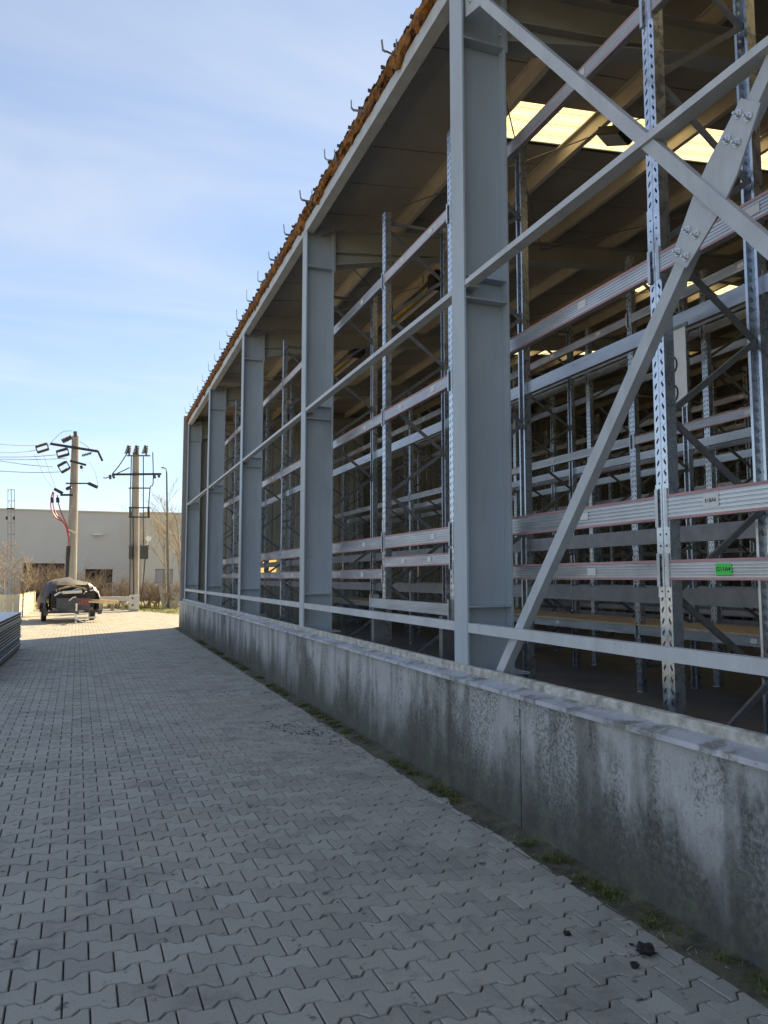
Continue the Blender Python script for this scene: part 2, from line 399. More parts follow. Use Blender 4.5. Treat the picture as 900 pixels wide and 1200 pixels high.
fwd = Vector((math.sin(YAW)*math.cos(PITCH), math.cos(YAW)*math.cos(PITCH), math.sin(PITCH)))
rgt = Vector((math.cos(YAW), -math.sin(YAW), 0)); upv = rgt.cross(fwd)
def pix(p):
    d = Vector(p) - Vector((0,0,1.75)); z = d.dot(fwd)
    return 450 + 880*d.dot(rgt)/max(z,.01), 600 - 880*d.dot(upv)/max(z,.01), z
vis = []
for k, (x, y) in enumerate(places):
    px, py, z = pix((x, y, 0))
    if z > .3 and -20 < px < 920 and py < 1225: vis.append((z, k))
vis.sort(); near = [k for _, k in vis[:300]]; nset = set(near)
v0, f0 = paver_arrays(0)
pm = bpy.data.meshes.new('paver'); pm.from_pydata(v0, [], f0); pm.materials.append(M['paver']); pm.update()
for k in near:
    x, y = places[k]
    obj('paver', pm, None, pave, (x, y, random.uniform(-.0025,.0015)), (random.gauss(0,.006), random.gauss(0,.006), rot + random.gauss(0,.004)))
def many(name, idx, lod):
    v, f = paver_arrays(lod); v = np.array(v); nv = len(v); n = len(idx)
    P_ = np.array([places[k] for k in idx]); rs = np.random.RandomState(3)
    vx = v[:,0]*cr - v[:,1]*sr; vy = v[:,0]*sr + v[:,1]*cr
    V = np.zeros((n, nv, 3)); tx = rs.normal(0,.006,(n,1)); ty = rs.normal(0,.006,(n,1))
    V[:,:,0] = P_[:,0:1] + vx; V[:,:,1] = P_[:,1:2] + vy
    V[:,:,2] = v[:,2] + rs.uniform(-.0025,.0015,(n,1)) + tx*vx + ty*vy
    loops = np.array([a for q in f for a in q]); nl = len(loops); nf = len(f)
    me = bpy.data.meshes.new(name); me.vertices.add(n*nv); me.vertices.foreach_set('co', V.ravel())
    me.loops.add(n*nl); me.loops.foreach_set('vertex_index', (loops[None,:] + np.arange(n)[:,None]*nv).ravel())
    me.polygons.add(n*nf)
    me.polygons.foreach_set('loop_start', np.arange(n*nf)*4); me.polygons.foreach_set('loop_total', np.full(n*nf,4))
    me.polygons.foreach_set('use_smooth', np.zeros(n*nf, dtype=bool))
    me.update(calc_edges=True); me.materials.append(M['paver'])
    return obj(name, me, None, pave, kind='stuff')
rest = [k for k in range(len(places)) if k not in nset]
many('paver_field', [k for k in rest if places[k][1] < 14], 0)
many('paver_field', [k for k in rest if places[k][1] >= 14], 1)

# soil gutter between paving and wall, with moss, straw, pebbles and clods
mb = MB(); n = 160
for k in range(n+1):
    y = -2.5 + 30.1*k/n; a = noise.noise((y*1.7, 0, 0))*.05; h1 = noise.noise((y*3.1, 5, 0))*.012
    mb.v += [(2.42, y, -.0135), (2.59+a*.5, y, -.004+h1*.3), (2.71, y, .014+h1*1.3), (2.81, y, .032+h1)]
for k in range(n):
    for q in range(3): mb.f.append((4*k+q, 4*k+q+1, 4*k+q+5, 4*k+q+4)); mb.m.append(0)
gm = mat('gutter_soil', (.055,.05,.036), .95, 0, .5, 7, .9, 40, col2=(.13,.12,.075))
struct('soil_strip', mb.mesh('soil_strip', True), gm)
def blades(name, spots, m, hmin, hmax, n, label=None, lean=.6):
    b_ = MB()
    for (x, y, z, r) in spots:
        for _ in range(n):
            a = random.uniform(0, 6.28); rr = r*math.sqrt(random.random())
            p = Vector((x+rr*math.cos(a), y+rr*math.sin(a), z)); h = random.uniform(hmin, hmax)
            l = Vector((random.gauss(0,lean), random.gauss(0,lean), 1)).normalized()*h
            w = Vector((-l.y, l.x, 0)); w = (w.normalized() if w.length > 1e-5 else Vector((1,0,0)))*h*.055
            q = p + l*.6; e = p + l + Vector((l.x, l.y, -abs(l.z)*.25))*.5
            b_.add([p-w, p+w, q+w*.7, q-w*.7, e], [(0,1,2,3),(3,2,4)])
    return obj(name, b_.mesh(name, fix=False), m, kind='stuff')
moss_spots = []
for _ in range(330):
    y = random.uniform(1.5, 22)
    if noise.noise((y*.9, 3, 1)) > -.12: moss_spots.append((random.uniform(2.66,2.79), y, .01, .05))
blades('moss', moss_spots, M['moss'], .012, .05, 110, lean=1.0)
blades('dry_grass', [(random.uniform(2.6,2.78), random.uniform(1.6,14), .005, .07) for _ in range(60)], M['straw'], .02, .06, 7, lean=1.6)
def rocks(name, spots, m):
    b_ = MB()
    for (x, y, z, r) in spots:
        vs = []; ax = [Vector(p) for p in ((1,0,0),(-1,0,0),(0,1,0),(0,-1,0),(0,0,1),(0,0,-1),(.7,.7,.3),(-.7,.6,.4),(.6,-.7,.4),(-.6,-.7,.2))]
        sx_, sy_, sz_ = (random.uniform(.6,1.2) for _ in range(3))
        for a in ax[:6]: vs.append((x+a.x*r*sx_*random.uniform(.7,1.2), y+a.y*r*sy_*random.uniform(.7,1.2), z+a.z*r*.32*sz_*random.uniform(.7,1.1)))
        b_.add(vs, [(0,2,4),(2,1,4),(1,3,4),(3,0,4),(2,0,5),(1,2,5),(3,1,5),(0,3,5)])
    return obj(name, b_.mesh(name), m, kind='stuff')
rocks('pebbles', [(random.uniform(2.52,2.79), random.uniform(1.4,16), .012, random.uniform(.004,.014)) for _ in range(420)], M['pebble'])
cl = []
for (x, y, s, k) in ((2.45,3.02,.05,26),(2.35,3.4,.05,5),(2.15,8.9,.22,260),(2.35,8.4,.14,200),(2.45,7.8,.10,60),(2.3,10.3,.15,60),(2.4,11.5,.15,70),(1.7,11.9,.3,40),(1.0,13.8,.5,50),(2.1,14.5,.35,90),(2.2,17,.3,90),(2.2,19.5,.3,80),(0.0,17.5,.5,40),(-1.0,21.5,.3,40)):
    for _ in range(k): cl.append((random.gauss(x,s), random.gauss(y,s*.8), .003, random.uniform(.004,.009 if random.random() < .8 else .020)))
for _ in range(420): cl.append((random.uniform(-3,2.55), random.uniform(2.2,20), .003, random.uniform(.003,.010)))
rocks('dirt_clods', [c for c in cl if c[0] < 2.75], M['clod'])
def clod(x, y, r, label):
    b_ = MB(); vs = []; fs = []; nu, nv = 9, 5
    for a in range(nv+1):
        for q in range(nu):
            th, ph = math.pi*a/nv, 2*math.pi*q/nu
            p = Vector((math.sin(th)*math.cos(ph), math.sin(th)*math.sin(ph), math.cos(th)*.6))
            p *= r*(1 + .55*noise.noise(p*2.3 + Vector((x*9, y*7, 0)))); vs.append(p)
    for a in range(nv):
        for q in range(nu): fs.append((a*nu+q, a*nu+(q+1)%nu, (a+1)*nu+(q+1)%nu, (a+1)*nu+q))
    b_.add(vs, fs); obj('dirt_clod', b_, M['clod'], None, (x, y, r*.35), None, label, 'dirt clod', 'dark clods on the paving')
clod(2.46, 3.00, .045, 'largest dark clod, flat at the paving edge near the wall at the right')
clod(2.33, 2.92, .022, 'small round dark clod just in front of the largest clod')
clod(2.22, 3.28, .020, 'small dark clod farther along the paving, beyond the largest clod')

# ------------------------------------------------------------------ concrete plinth wall
wall = thing('plinth_wall', 'low stained concrete plinth wall with metal coping running along the steel hall', 'wall', (2.98, 12, 0))
joints = [-9.5, -5.5, -1.4, 1.62, 4.66, 7.67, 11.2, 15.4, 19.7, 23.7, 27.6]
WT = .925
for a, b in zip(joints[:-1], joints[1:]):
    mb = MB(); mb.prism([(2.80, -.04), (3.10, -.04), (3.10, WT), (2.812, WT), (2.80, WT-.012)], a+.006, b-.006)
    obj('wall_panel', mb, M['plinth'], wall)
mb = MB(); mb.box((2.815,-9.4,-.03),(3.09,27.59,WT-.005)); obj('joint_filler', mb, M['joint'], wall)
cj = [-9.5, -6.4, -3.4, -.4, 2.35, 5.3, 8.3, 11.3, 14.4, 17.4, 20.4, 23.5, 27.62]
for a, b in zip(cj[:-1], cj[1:]):
    dz = random.uniform(-.002, .003); mb = MB()
    mb.prism([(2.765,WT-.016+dz),(2.772,WT-.017+dz),(2.774,WT+.006+dz),(2.90,WT+.032+dz),(2.90,WT+.039+dz),(2.766,WT+.013+dz)], a+.002, b-.002)
    obj('coping', mb, M['lead'], wall)
mb = MB(); n = 900
for k in range(n+1):
    y = -9.5 + 37.1*k/n; d = noise.noise((y*4.2,1,2))*.006 + noise.noise((y*13.7,1,2))*.004; e = noise.noise((y*1.5,8,3))*.006 + noise.noise((y*17.5,8,3))*.004
    mb.v += [(2.902+d, y, WT), (2.899+d, y, 1.012+e), (2.912+d, y, 1.022+e), (2.955, y, 1.022+e*.6), (2.957, y, WT)]
for k in range(n):
    for q in range(4): mb.f.append((5*k+q, 5*k+q+1, 5*k+q+6, 5*k+q+5)); mb.m.append(0)
obj('upstand', mb.mesh('upstand'), M['upstand'], wall)
deb = []
for (y, s, k) in ((7.0,.3,160),(6.1,.25,90),(5.0,.2,70),(4.1,.25,70),(3.35,.08,40),(9,.8,60),(12,1.5,60),(16,2,40),(2.6,.3,16)):
    for _ in range(k):
        x = random.uniform(2.79, 2.895); deb.append((x, random.gauss(y,s), WT+.036-(2.9-x)*.2, random.uniform(.003,.012)))
rocks('coping_debris', deb, M['clod'])
rocks('coping_grit', [(random.uniform(2.85,2.9), random.uniform(1.5,14), WT+.033, random.uniform(.003,.008)) for _ in range(420)], M['pebble'])

# ------------------------------------------------------------------ steel hall
hall = thing('steel_hall', 'open sided grey steel frame hall with dark roof and stripped cladding', 'building', (15, 8, 0))
CY = [.47 + 5.35*k for k in range(-2, 6)]           # column lines, last one is the corner (27.22)
XF, XB, XR = 2.93, 34.0, 18.6
TP = math.tan(R(6.0))
def zroof(x): return 7.47 + (x - 2.93)*TP if x <= XR else 7.47 + (2*XR - x - 2.93)*TP     # liner underside
mb = MB(); mb.box((2.955,-9.6,-.03),(34.2,27.6,.08)); struct('hall_floor', mb, M['floor'])

def ibeam(mb, p, d, u, w, dep, tf, tw, L_):
    """I section from p along d (length L_): flanges normal to u, width w along side"""
    p, d, u = Vector(p), Vector(d), Vector(u); s_ = d.cross(u)
    def slab(cu, hu, hs):
        vs = []
        for c in (p, p + d*L_):
            for a, b_ in ((-1,-1),(1,-1),(1,1),(-1,1)): vs.append(c + u*(cu + a*hu) + s_*(b_*hs))
        mb.add(vs, [(0,1,2,3),(7,6,5,4),(0,4,5,1),(1,5,6,2),(2,6,7,3),(3,7,4,0)])
    slab(dep/2 - tf/2, tf/2, w/2); slab(-dep/2 + tf/2, tf/2, w/2); slab(0, dep/2 - tf - .0005, tw/2)
CD, CW = .45, .245
cmb = MB(); ibeam(cmb, (CD/2, 0, 0), (0,0,1), (1,0,0), CW, CD, .018, .012, 6.42); cmesh = cmb.mesh('column')
smb = MB(); smb.box((.020,-CW/2+.004,-.006),(CD-.020,-.0075,.006)); smb.box((.020,.0075,-.006),(CD-.020,CW/2-.004,.006)); smesh = smb.mesh('stiffener')
bolt_mb = MB()
def hexbolt(mb, c, ax, r=.014):
    a = Vector(ax); mb.tube([Vector(c), Vector(c)+a*.004], r*1.5, 10); mb.tube([Vector(c)+a*.004, Vector(c)+a*.016], r, 6); mb.tube([Vector(c)+a*.016, Vector(c)+a*.034], r*.5, 6)
hexbolt(bolt_mb, (0,0,0), (-1,0,0)); bmesh_ = bolt_mb.mesh('bolt')
hexb2 = MB(); hexbolt(hexb2, (0,0,0), (0,-1,0)); bmesh2 = hexb2.mesh('bolt')
# weld bead lines / heel plate
for y in CY:
    c = obj('column', cmesh, M['column'], hall, (XF, y, .93))
    for z in (1.505, 4.20, 4.40, 6.62): obj('stiffener', smesh, M['column'], c, (XF, y, z))
    # foot plate
    fb = MB(); fb.box((.0,-.16,0),(.55,.16,.02)); obj('foot_plate', fb, M['column'], c, (XF-.0+.03, y, .927))
    # haunched end plate with bolts at knee
    ep = MB(); ep.box((0,-.12,0),(.022,.12,.72)); obj('end_plate', ep, M['column'], c, (XF+CD+.001, y, 6.58))
    for dz in (.08,.2,.5,.62):
        for dy_ in (-.07,.07): obj('bolt', bmesh_, M['bolt'], c, (XF+CD-.019, y+dy_, 6.58+dz))
    # rafter: haunch then straight, both slopes, one part
    r_ = MB()
    for sgn, x0 in ((1, XF+CD+.024),):
        def rb(x0, x1, d0, d1):
            z0, z1 = zroof(x0)-.215, zroof(x1)-.215
            for (a0, a1, hw) in ((0, .016, .11), (None, None, .006)):
                if a0 == 0:
                    r_.add([(x0,y-hw,z0),(x1,y-hw,z1),(x1,y+hw,z1),(x0,y+hw,z0),(x0,y-hw,z0-.016),(x1,y-hw,z1-.016),(x1,y+hw,z1-.016),(x0,y+hw,z0-.016)],
                           [(0,1,2,3),(7,6,5,4),(0,4,5,1),(1,5,6,2),(2,6,7,3),(3,7,4,0)])
                    r_.add([(x0,y-hw,z0-d0+.016),(x1,y-hw,z1-d1+.016),(x1,y+hw,z1-d1+.016),(x0,y+hw,z0-d0+.016),(x0,y-hw,z0-d0),(x1,y-hw,z1-d1),(x1,y+hw,z1-d1),(x0,y+hw,z0-d0)],
                           [(0,1,2,3),(7,6,5,4),(0,4,5,1),(1,5,6,2),(2,6,7,3),(3,7,4,0)])
                else:
                    za, zb = z0-.0165, z1-.0165; zc, zd = z0-d0+.0165, z1-d1+.0165
                    r_.add([(x0,y-hw,za),(x1,y-hw,zb),(x1,y+hw,zb),(x0,y+hw,za),(x0,y-hw,zc),(x1,y-hw,zd),(x1,y+hw,zd),(x0,y+hw,zc)],
                           [(0,1,2,3),(7,6,5,4),(0,4,5,1),(1,5,6,2),(2,6,7,3),(3,7,4,0)])
        rb(XF+CD+.024, 5.6, .60, .36); rb(5.6, XR, .36, .36); rb(XR, 31.2, .36, .36); rb(31.2, 33.4, .36, .6)
    # line of the haunch weld: lower flange of the parent rafter
    r_.add([(XF+CD+.024,y-.1,zroof(3.4)-.215-.37),(5.6,y-.1,zroof(5.6)-.215-.358),(5.6,y+.1,zroof(5.6)-.215-.358),(XF+CD+.024,y+.1,zroof(3.4)-.215-.37),
            (XF+CD+.024,y-.1,zroof(3.4)-.215-.384),(5.6,y-.1,zroof(5.6)-.215-.364),(5.6,y+.1,zroof(5.6)-.215-.364),(XF+CD+.024,y+.1,zroof(3.4)-.215-.384)],
           [(0,1,2,3),(7,6,5,4),(0,4,5,1),(1,5,6,2),(2,6,7,3),(3,7,4,0)])
    obj('rafter', r_, M['rafter'], hall)
    b2 = MB(); ibeam(b2, (33.4+CD/2,y,.08), (0,0,1), (1,0,0), CW, CD, .018, .012, 7.0); obj('column', b2, M['column'], hall)
# far corner post: the boxed edge trim of the gable
cp = MB(); cp.box((2.80,27.42,.93),(3.12,27.62,7.55)); obj('corner_trim', cp, mat('corner_trim_grey', (.25,.235,.225), .6, .1, .1, 3), hall)
# gable post inside the far bay
gp = MB(); ibeam(gp, (5.05,27.2,.08), (0,0,1), (0,1,0), .2, .36, .014, .01, 7.15); obj('gable_post', gp, M['column'], hall)
gp2 = MB(); ibeam(gp2, (9.4,27.2,.08), (0,0,1), (0,1,0), .2, .36, .014, .01, 7.5); obj('gable_post', gp2, M['column'], hall)
# purlins: zed sections along the hall between roof sheet and rafters
for k, x in enumerate([4.5 + 1.43*i for i in range(10)] + [19.4 + 1.5*i for i in range(9)]):
    zt = zroof(x) - .012
    pz = [(x-.06,zt),(x+.004,zt),(x+.004,zt-.196),(x+.065,zt-.196),(x+.065,zt-.18),(x+.068,zt-.18),(x+.068,zt-.2),(x,zt-.2),(x,zt-.004),(x-.057,zt-.004),(x-.057,zt-.02),(x-.06,zt-.02)]
    p_ = MB(); p_.prism([(a, b) for a, b in pz], -9.4, 27.4); obj('purlin', p_, M['purlin'], hall)
# eave beam: cee lying in front of the column heads, one length per bay
for a, b in zip(CY[:-1], CY[1:]):
    e_ = MB(); e_.prism([(2.925,7.175),(3.06,7.175),(3.06,7.19),(2.937,7.19),(2.937,7.325),(3.06,7.325),(3.06,7.34),(2.925,7.34)], a+.004, b-.004)
    obj('eave_beam', e_, M['girt'], hall)
# girts (cladding rails)
for i, (a, b) in enumerate(zip(CY[:-1], CY[1:])):
    g_ = MB(); z0 = 4.298
    g_.prism([(2.935,z0),(3.035,z0),(3.035,z0+.048),(3.031,z0+.048),(3.031,z0+.005),(2.94,z0+.005),(2.94,z0+.048),(2.935,z0+.048)], a+CW/2+.003, b-CW/2-.003)
    obj('girt', g_, M['girt'], hall)
    g_ = MB(); dzz = (0.0, .012)[i % 2]
    g_.prism([(2.935,1.292),(2.943,1.292),(2.943,1.362),(3.00,1.362),(3.00,1.37),(2.935,1.37)], a+CW/2+.003, b-CW/2-.003)
    obj('rail', g_, M['girt'], hall)
# cleats at the girts
for y in CY:
    q = MB(); q.box((2.952,-.16,0),(3.06,.16,.012)); obj('cleat', q, M['brace'], hall, (0, y, 4.284))
# X bracing in the near bay: angles, with a bolted gusset on the rising one
def angle(mb, p, q, w, tk, depth):
    p, q = Vector(p), Vector(q); d = (q-p).normalized(); n_ = Vector((1,0,0)); s_ = d.cross(n_).normalized()
    if s_.y > 0: s_ = -s_
    # s_ points towards -y (the camera-near side)
    def slab(c0, c1, x0, x1):
        vs = []
        for c in (p, q):
            for a, x in ((c0,x0),(c1,x0),(c1,x1),(c0,x1)): vs.append(c + s_*a + n_*x)
        mb.add(vs, [(0,1,2,3),(7,6,5,4),(0,4,5,1),(1,5,6,2),(2,6,7,3),(3,7,4,0)])
    slab(-w/2, w/2, 0, tk); slab(w/2-tk, w/2, tk, depth)
A0, A1 = Vector((2.955,5.36,6.70)), Vector((2.955,.66,.98))
B0, B1 = Vector((2.985,5.28,1.00)), Vector((2.985,.70,6.45))
# crossing, measured at about y 2.95 z 3.77
mb = MB(); angle(mb, A0, A1, .08, .008, .055); obj('brace', mb, M['brace'], hall)
dB = (B1-B0).normalized(); sB = Vector((0, -dB.z, dB.y))
tX = (2.93 - B0.y)/dB.y; XC = B0 + dB*tX
mb = MB(); angle(mb, B0, XC - dB*.30, .088, .008, .065); obj('brace', mb, M['brace'], hall)
mb = MB(); angle(mb, XC + dB*.30, B1, .088, .008, .065); obj('brace', mb, M['brace'], hall)
gp_ = MB(); pl = [(-.40,-.075),(-.40,.075),(-.08,.135),(.10,.135),(.42,.075),(.42,-.075),(.10,-.115),(-.08,-.115)]
vs = [];
for x in (2.972, 2.984):
    for a, b_ in pl: p_ = XC + dB*a + sB*b_; vs.append((x, p_.y, p_.z))
n = len(pl); gp_.add(vs, [tuple(range(n)), tuple(range(2*n-1,n-1,-1))] + [(k,(k+1)%n,n+(k+1)%n,n+k) for k in range(n)])
gus = obj('gusset_plate', gp_, M['brace'], hall)
for a in (-.35,-.23,.23,.35):
    for b_ in (-.04,.04):
        p_ = XC + dB*a + sB*b_; obj('bolt', bmesh_, M['bolt'], gus, (2.971, p_.y, p_.z), scale=(1.15,1.15,1.15))
gk = MB(); gk.add([(2.967,5.69,6.80),(2.967,5.69,7.0),(2.967,5.40,7.0),(2.967,5.20,6.74),(2.967,5.27,6.66),(2.979,5.69,6.80),(2.979,5.69,7.0),(2.979,5.40,7.0),(2.979,5.20,6.74),(2.979,5.27,6.66)],
    [(0,1,2,3,4),(9,8,7,6,5)] + [(k,(k+1)%5,5+(k+1)%5,5+k) for k in range(5)])
g2 = obj('gusset_plate', gk, M['brace'], hall)
for k in range(4): obj('bolt', bmesh_, M['bolt'], g2, (2.966, 5.60-.09*(k%2), 6.95-.07*(k//2)))
# roof rods
def rod(p, q, r=.009):
    b_ = MB(); b_.tube([p, q], r, 6); obj('roof_rod', b_, M['galv_dull'], hall)
for a, b in zip(CY[2:-1], CY[3:]):
    rod((3.2,b,7.18), (7.3,a,7.62)); rod((7.3,b,7.62), (3.2,a,7.18))
    rod((7.3,b,7.62), (13.0,a,8.2))
# roof sheets, skylight strips at SKY
SKY = [2.35, 7.68, 13.0, 18.35]; SW = .86; SX = {2.35:(4.5,10.2), 7.68:(4.5,10.2), 13.0:(10.4,18.2), 18.35:(10.4,18.2)}
def trap(y0, y1):
    out = []; per = .25; k0 = math.floor(y0/per)
    for k in range(k0-1, int(y1/per)+2):
        for o_, h in ((0,0),(.105,0),(.13,.035),(.22,.035)): 
            yy = k*per + o_
            if y0 < yy < y1: out.append((yy, h))
        
    return [(y0, 0)] + out + [(y1, 0)]
def sheet(name, y0, y1, x0, x1, dz, m, ribs=True, part_=None):
    b_ = MB(); pr_ = trap(y0, y1) if ribs else [(y0,0),(y1,0)]
    xs = [x0, x1] if not (x0 < XR < x1) else [x0, XR, x1]
    for x in xs:
        for y, h in pr_: b_.v.append((x, y, zroof(x)+dz+h))
    n = len(pr_)
    for i in range(len(xs)-1):
        for k in range(n-1): b_.f.append((i*n+k, i*n+k+1, (i+1)*n+k+1, (i+1)*n+k)); b_.m.append(0)
    return obj(name, b_.mesh(name), m, hall)
edges = [-9.6]
for y in SKY: edges += [y, y+SW]
edges.append(27.6)
for k in range(0, len(edges), 2):
    sheet('roof_sheet', edges[k], edges[k+1], 2.89, XB+.3, .065, M['sheet'])
    sheet('roof_liner', edges[k], edges[k+1], 2.95, XB, 0, M['liner'], False)
for y in SKY:
    sa, sb = SX[y]
    sheet('roof_liner', y, y+SW, 2.95, sa, 0, M['liner'], False); sheet('roof_liner', y, y+SW, sb, XB, 0, M['liner'], False)
    sheet('roof_sheet', y, y+SW, 2.89, sa, .065, M['sheet']); sheet('roof_sheet', y, y+SW, sb, XB+.3, .065, M['sheet'])
    sheet('skylight_panel', y+.002, y+SW-.002, sa, sb, .04, M['skylight'])
# liner seams
sm_ = MB()
for k in range(-8, 27):
    for x0, x1 in ((2.96, 14.9),):
        if any(y-.02 < k*1.0 < y+SW+.02 for y in SKY): continue
        sm_.add([(x0,k,zroof(x0)-.001),(x1,k,zroof(x1)-.001),(x1,k+.012,zroof(x1)-.001),(x0,k+.012,zroof(x0)-.001),(x0,k,zroof(x0)-.012),(x1,k,zroof(x1)-.012),(x1,k+.012,zroof(x1)-.012),(x0,k+.012,zroof(x0)-.012)],
                [(0,1,2,3),(7,6,5,4),(0,4,5,1),(1,5,6,2),(2,6,7,3),(3,7,4,0)])
obj('liner_seam', sm_, M['liner'], hall, kind='stuff')
# mineral wool torn along the eave
mb = MB(); n = 2400; q = 12
ctr = Vector((2.915, 0, 7.425))
for k in range(n+1):
    y = -6 + 33.6*k/n
    gap = noise.noise((y*.55, 7, 1)); sz = 1 + .55*noise.noise((y*1.3,0,4)) + (.35 if gap > 0 else 0)*gap
    for j in range(q):
        t_ = 2*math.pi*j/q
        p = Vector((math.cos(t_)*.045*sz, 0, math.sin(t_)*.078))
        d = 1 + .62*noise.noise((math.cos(t_)*1.3 + y*2.2, y*3.3, math.sin(t_)*1.6)) + .42*noise.noise((y*7, math.cos(t_)*3, math.sin(t_)*3)) + .34*noise.noise((y*19, math.cos(t_)*4, math.sin(t_)*4)) + .22*noise.noise((y*47, math.cos(t_)*9, math.sin(t_)*9))
        hang = max(0, noise.noise((y*1.9, 2, 9)) + .5*noise.noise((y*6.1, 2, 9)))*.14 if math.sin(t_) < -.3 else 0
        mb.v.append((ctr.x + p.x*d + .02*noise.noise((y*2,1,1)) + (.0), y, min(ctr.z + p.z*d - hang, zroof(2.89)+.06)))
for k in range(n):
    for j in range(q): mb.f.append((k*q+j, k*q+(j+1)%q, (k+1)*q+(j+1)%q, (k+1)*q+j)); mb.m.append(0)
obj('insulation', mb.mesh('insulation', False), M['wool'], hall)
# gutter brackets: hooked straps
ys = [7.11 + 1.12*k + .09*math.sin(k*5.1) for k in range(-6, 18)]
for i, y in enumerate(ys):
    b_ = MB(); h = random.uniform(.08,.19); tl = random.uniform(-.05,.05); w = .03; x0 = 2.70 + random.uniform(-.015,.02)
    zb_ = 7.37; pts = [(2.95,7.36),(2.87,zb_),(x0+.02,zb_+random.uniform(-.02,.01)),(x0,zb_+.02),(x0-.01+tl*.3,zb_+.03+h)]
    for (a, b2) in zip(pts[:-1], pts[1:]): b_.obox((a[0],y,a[1]), (b2[0],y+tl*.5,b2[1]), w, .006, up=(0,1,0) if False else (1,0,1))
    if i % 3 != 1: b_.obox((2.86,y,7.37),(2.845,y+tl,7.50+h*.3), w, .006, up=(1,0,0))
    obj('gutter_bracket', b_, M['galv_dull'], hall)
# sheet edge clips: small teeth along the roof edge
for k in range(60):
    y = 3.0 + .41*k; b_ = None
tmb = MB(); tmb.box((-.008,-.009,0),(.04,.009,.04)); tme = tmb.mesh('roof_clip')
for k in range(58):
    y = 3.0 + .42*k + random.uniform(-.05,.05); obj('roof_clip', tme, M['dark'], hall, (2.885, y, zroof(2.885)+.098), (0, random.uniform(-.3,.3), random.uniform(-.2,.2)))
# hall ends and back: gable with a small window opening, back wall with rows of sheet ribs
def ribbed(mb, p0, p1, z0, ztop, per=.3):
    """vertical-ribbed cladding sheet from p0 to p1 (xy) with top profile function"""
    p0, p1 = Vector((*p0,0)), Vector((*p1,0)); L_ = (p1-p0).length; d = (p1-p0)/L_; n_ = Vector((-d.y,d.x,0))
    s_ = 0; pts = [(0,0)]
    while s_ < L_:
        for o_, h in ((.2,0),(.22,.03),(.28,.03),(.3,0)):
            if s_+o_ < L_: pts.append((s_+o_,h))
        s_ += .3
    pts.append((L_,0))
    pts.sort(); b = len(mb.v)
    for s_, h in pts:
        p = p0 + d*s_ + n_*h
        mb.v.append((p.x,p.y,z0)); mb.v.append((p.x,p.y,ztop(p)))
    for k in range(len(pts)-1): mb.f.append((b+2*k, b+2*k+2, b+2*k+3, b+2*k+1)); mb.m.append(mb.mi)
zr = lambda p: zroof(min(max(p.x,2.9),34))+.05
WX0, WX1, WZ0, WZ1 = 5.55, 6.35, 1.9, 2.65
mb = MB(); ribbed(mb, (2.95,27.45), (WX0,27.45), .05, zr); ribbed(mb, (WX1,27.45), (XB,27.45), .05, zr)
ribbed(mb, (WX0,27.45), (WX1,27.45), .05, lambda p: WZ0); ribbed(mb, (WX0,27.45), (WX1,27.45), WZ1, zr)
obj('gable_wall', mb.mesh('gable_wall'), M['gable'], hall)
mb = MB(); ribbed(mb, (2.95,27.6), (WX0,27.6), .0, zr); ribbed(mb, (WX1,27.6), (XB+.2,27.6), .0, zr)
ribbed(mb, (WX0,27.6), (WX1,27.6), .0, lambda p: WZ0); ribbed(mb, (WX0,27.6), (WX1,27.6), WZ1, zr)
obj('gable_wall', mb.mesh('gable_wall'), M['facade'], hall)
fw = MB(); 
for a, b in (((WX0-.03,27.44,WZ0-.03),(WX1+.03,27.62,WZ0)),((WX0-.03,27.44,WZ1),(WX1+.03,27.62,WZ1+.03)),((WX0-.03,27.44,WZ0),(WX0,27.62,WZ1)),((WX1,27.44,WZ0),(WX1+.03,27.62,WZ1)),((5.93,27.5,WZ0),(5.97,27.56,WZ1))): fw.box(a, b)
win = obj('window', fw, M['girt'], hall); pn = MB(); pn.box((WX0+.001,27.528,WZ0+.001),(WX1-.001,27.532,WZ1-.001)); obj('pane', pn, M['skylight'], win)
mb = MB(); ribbed(mb, (XB-.03,27.4), (XB-.03,-9.5), .05, lambda p: zroof(34)+.05); obj('back_wall', mb.mesh('back_wall'), M['gable'], hall)
mb = MB(); ribbed(mb, (XB,-9.55), (2.95,-9.55), .05, zr); obj('gable_wall', mb.mesh('gable_wall'), M['gable'], hall)

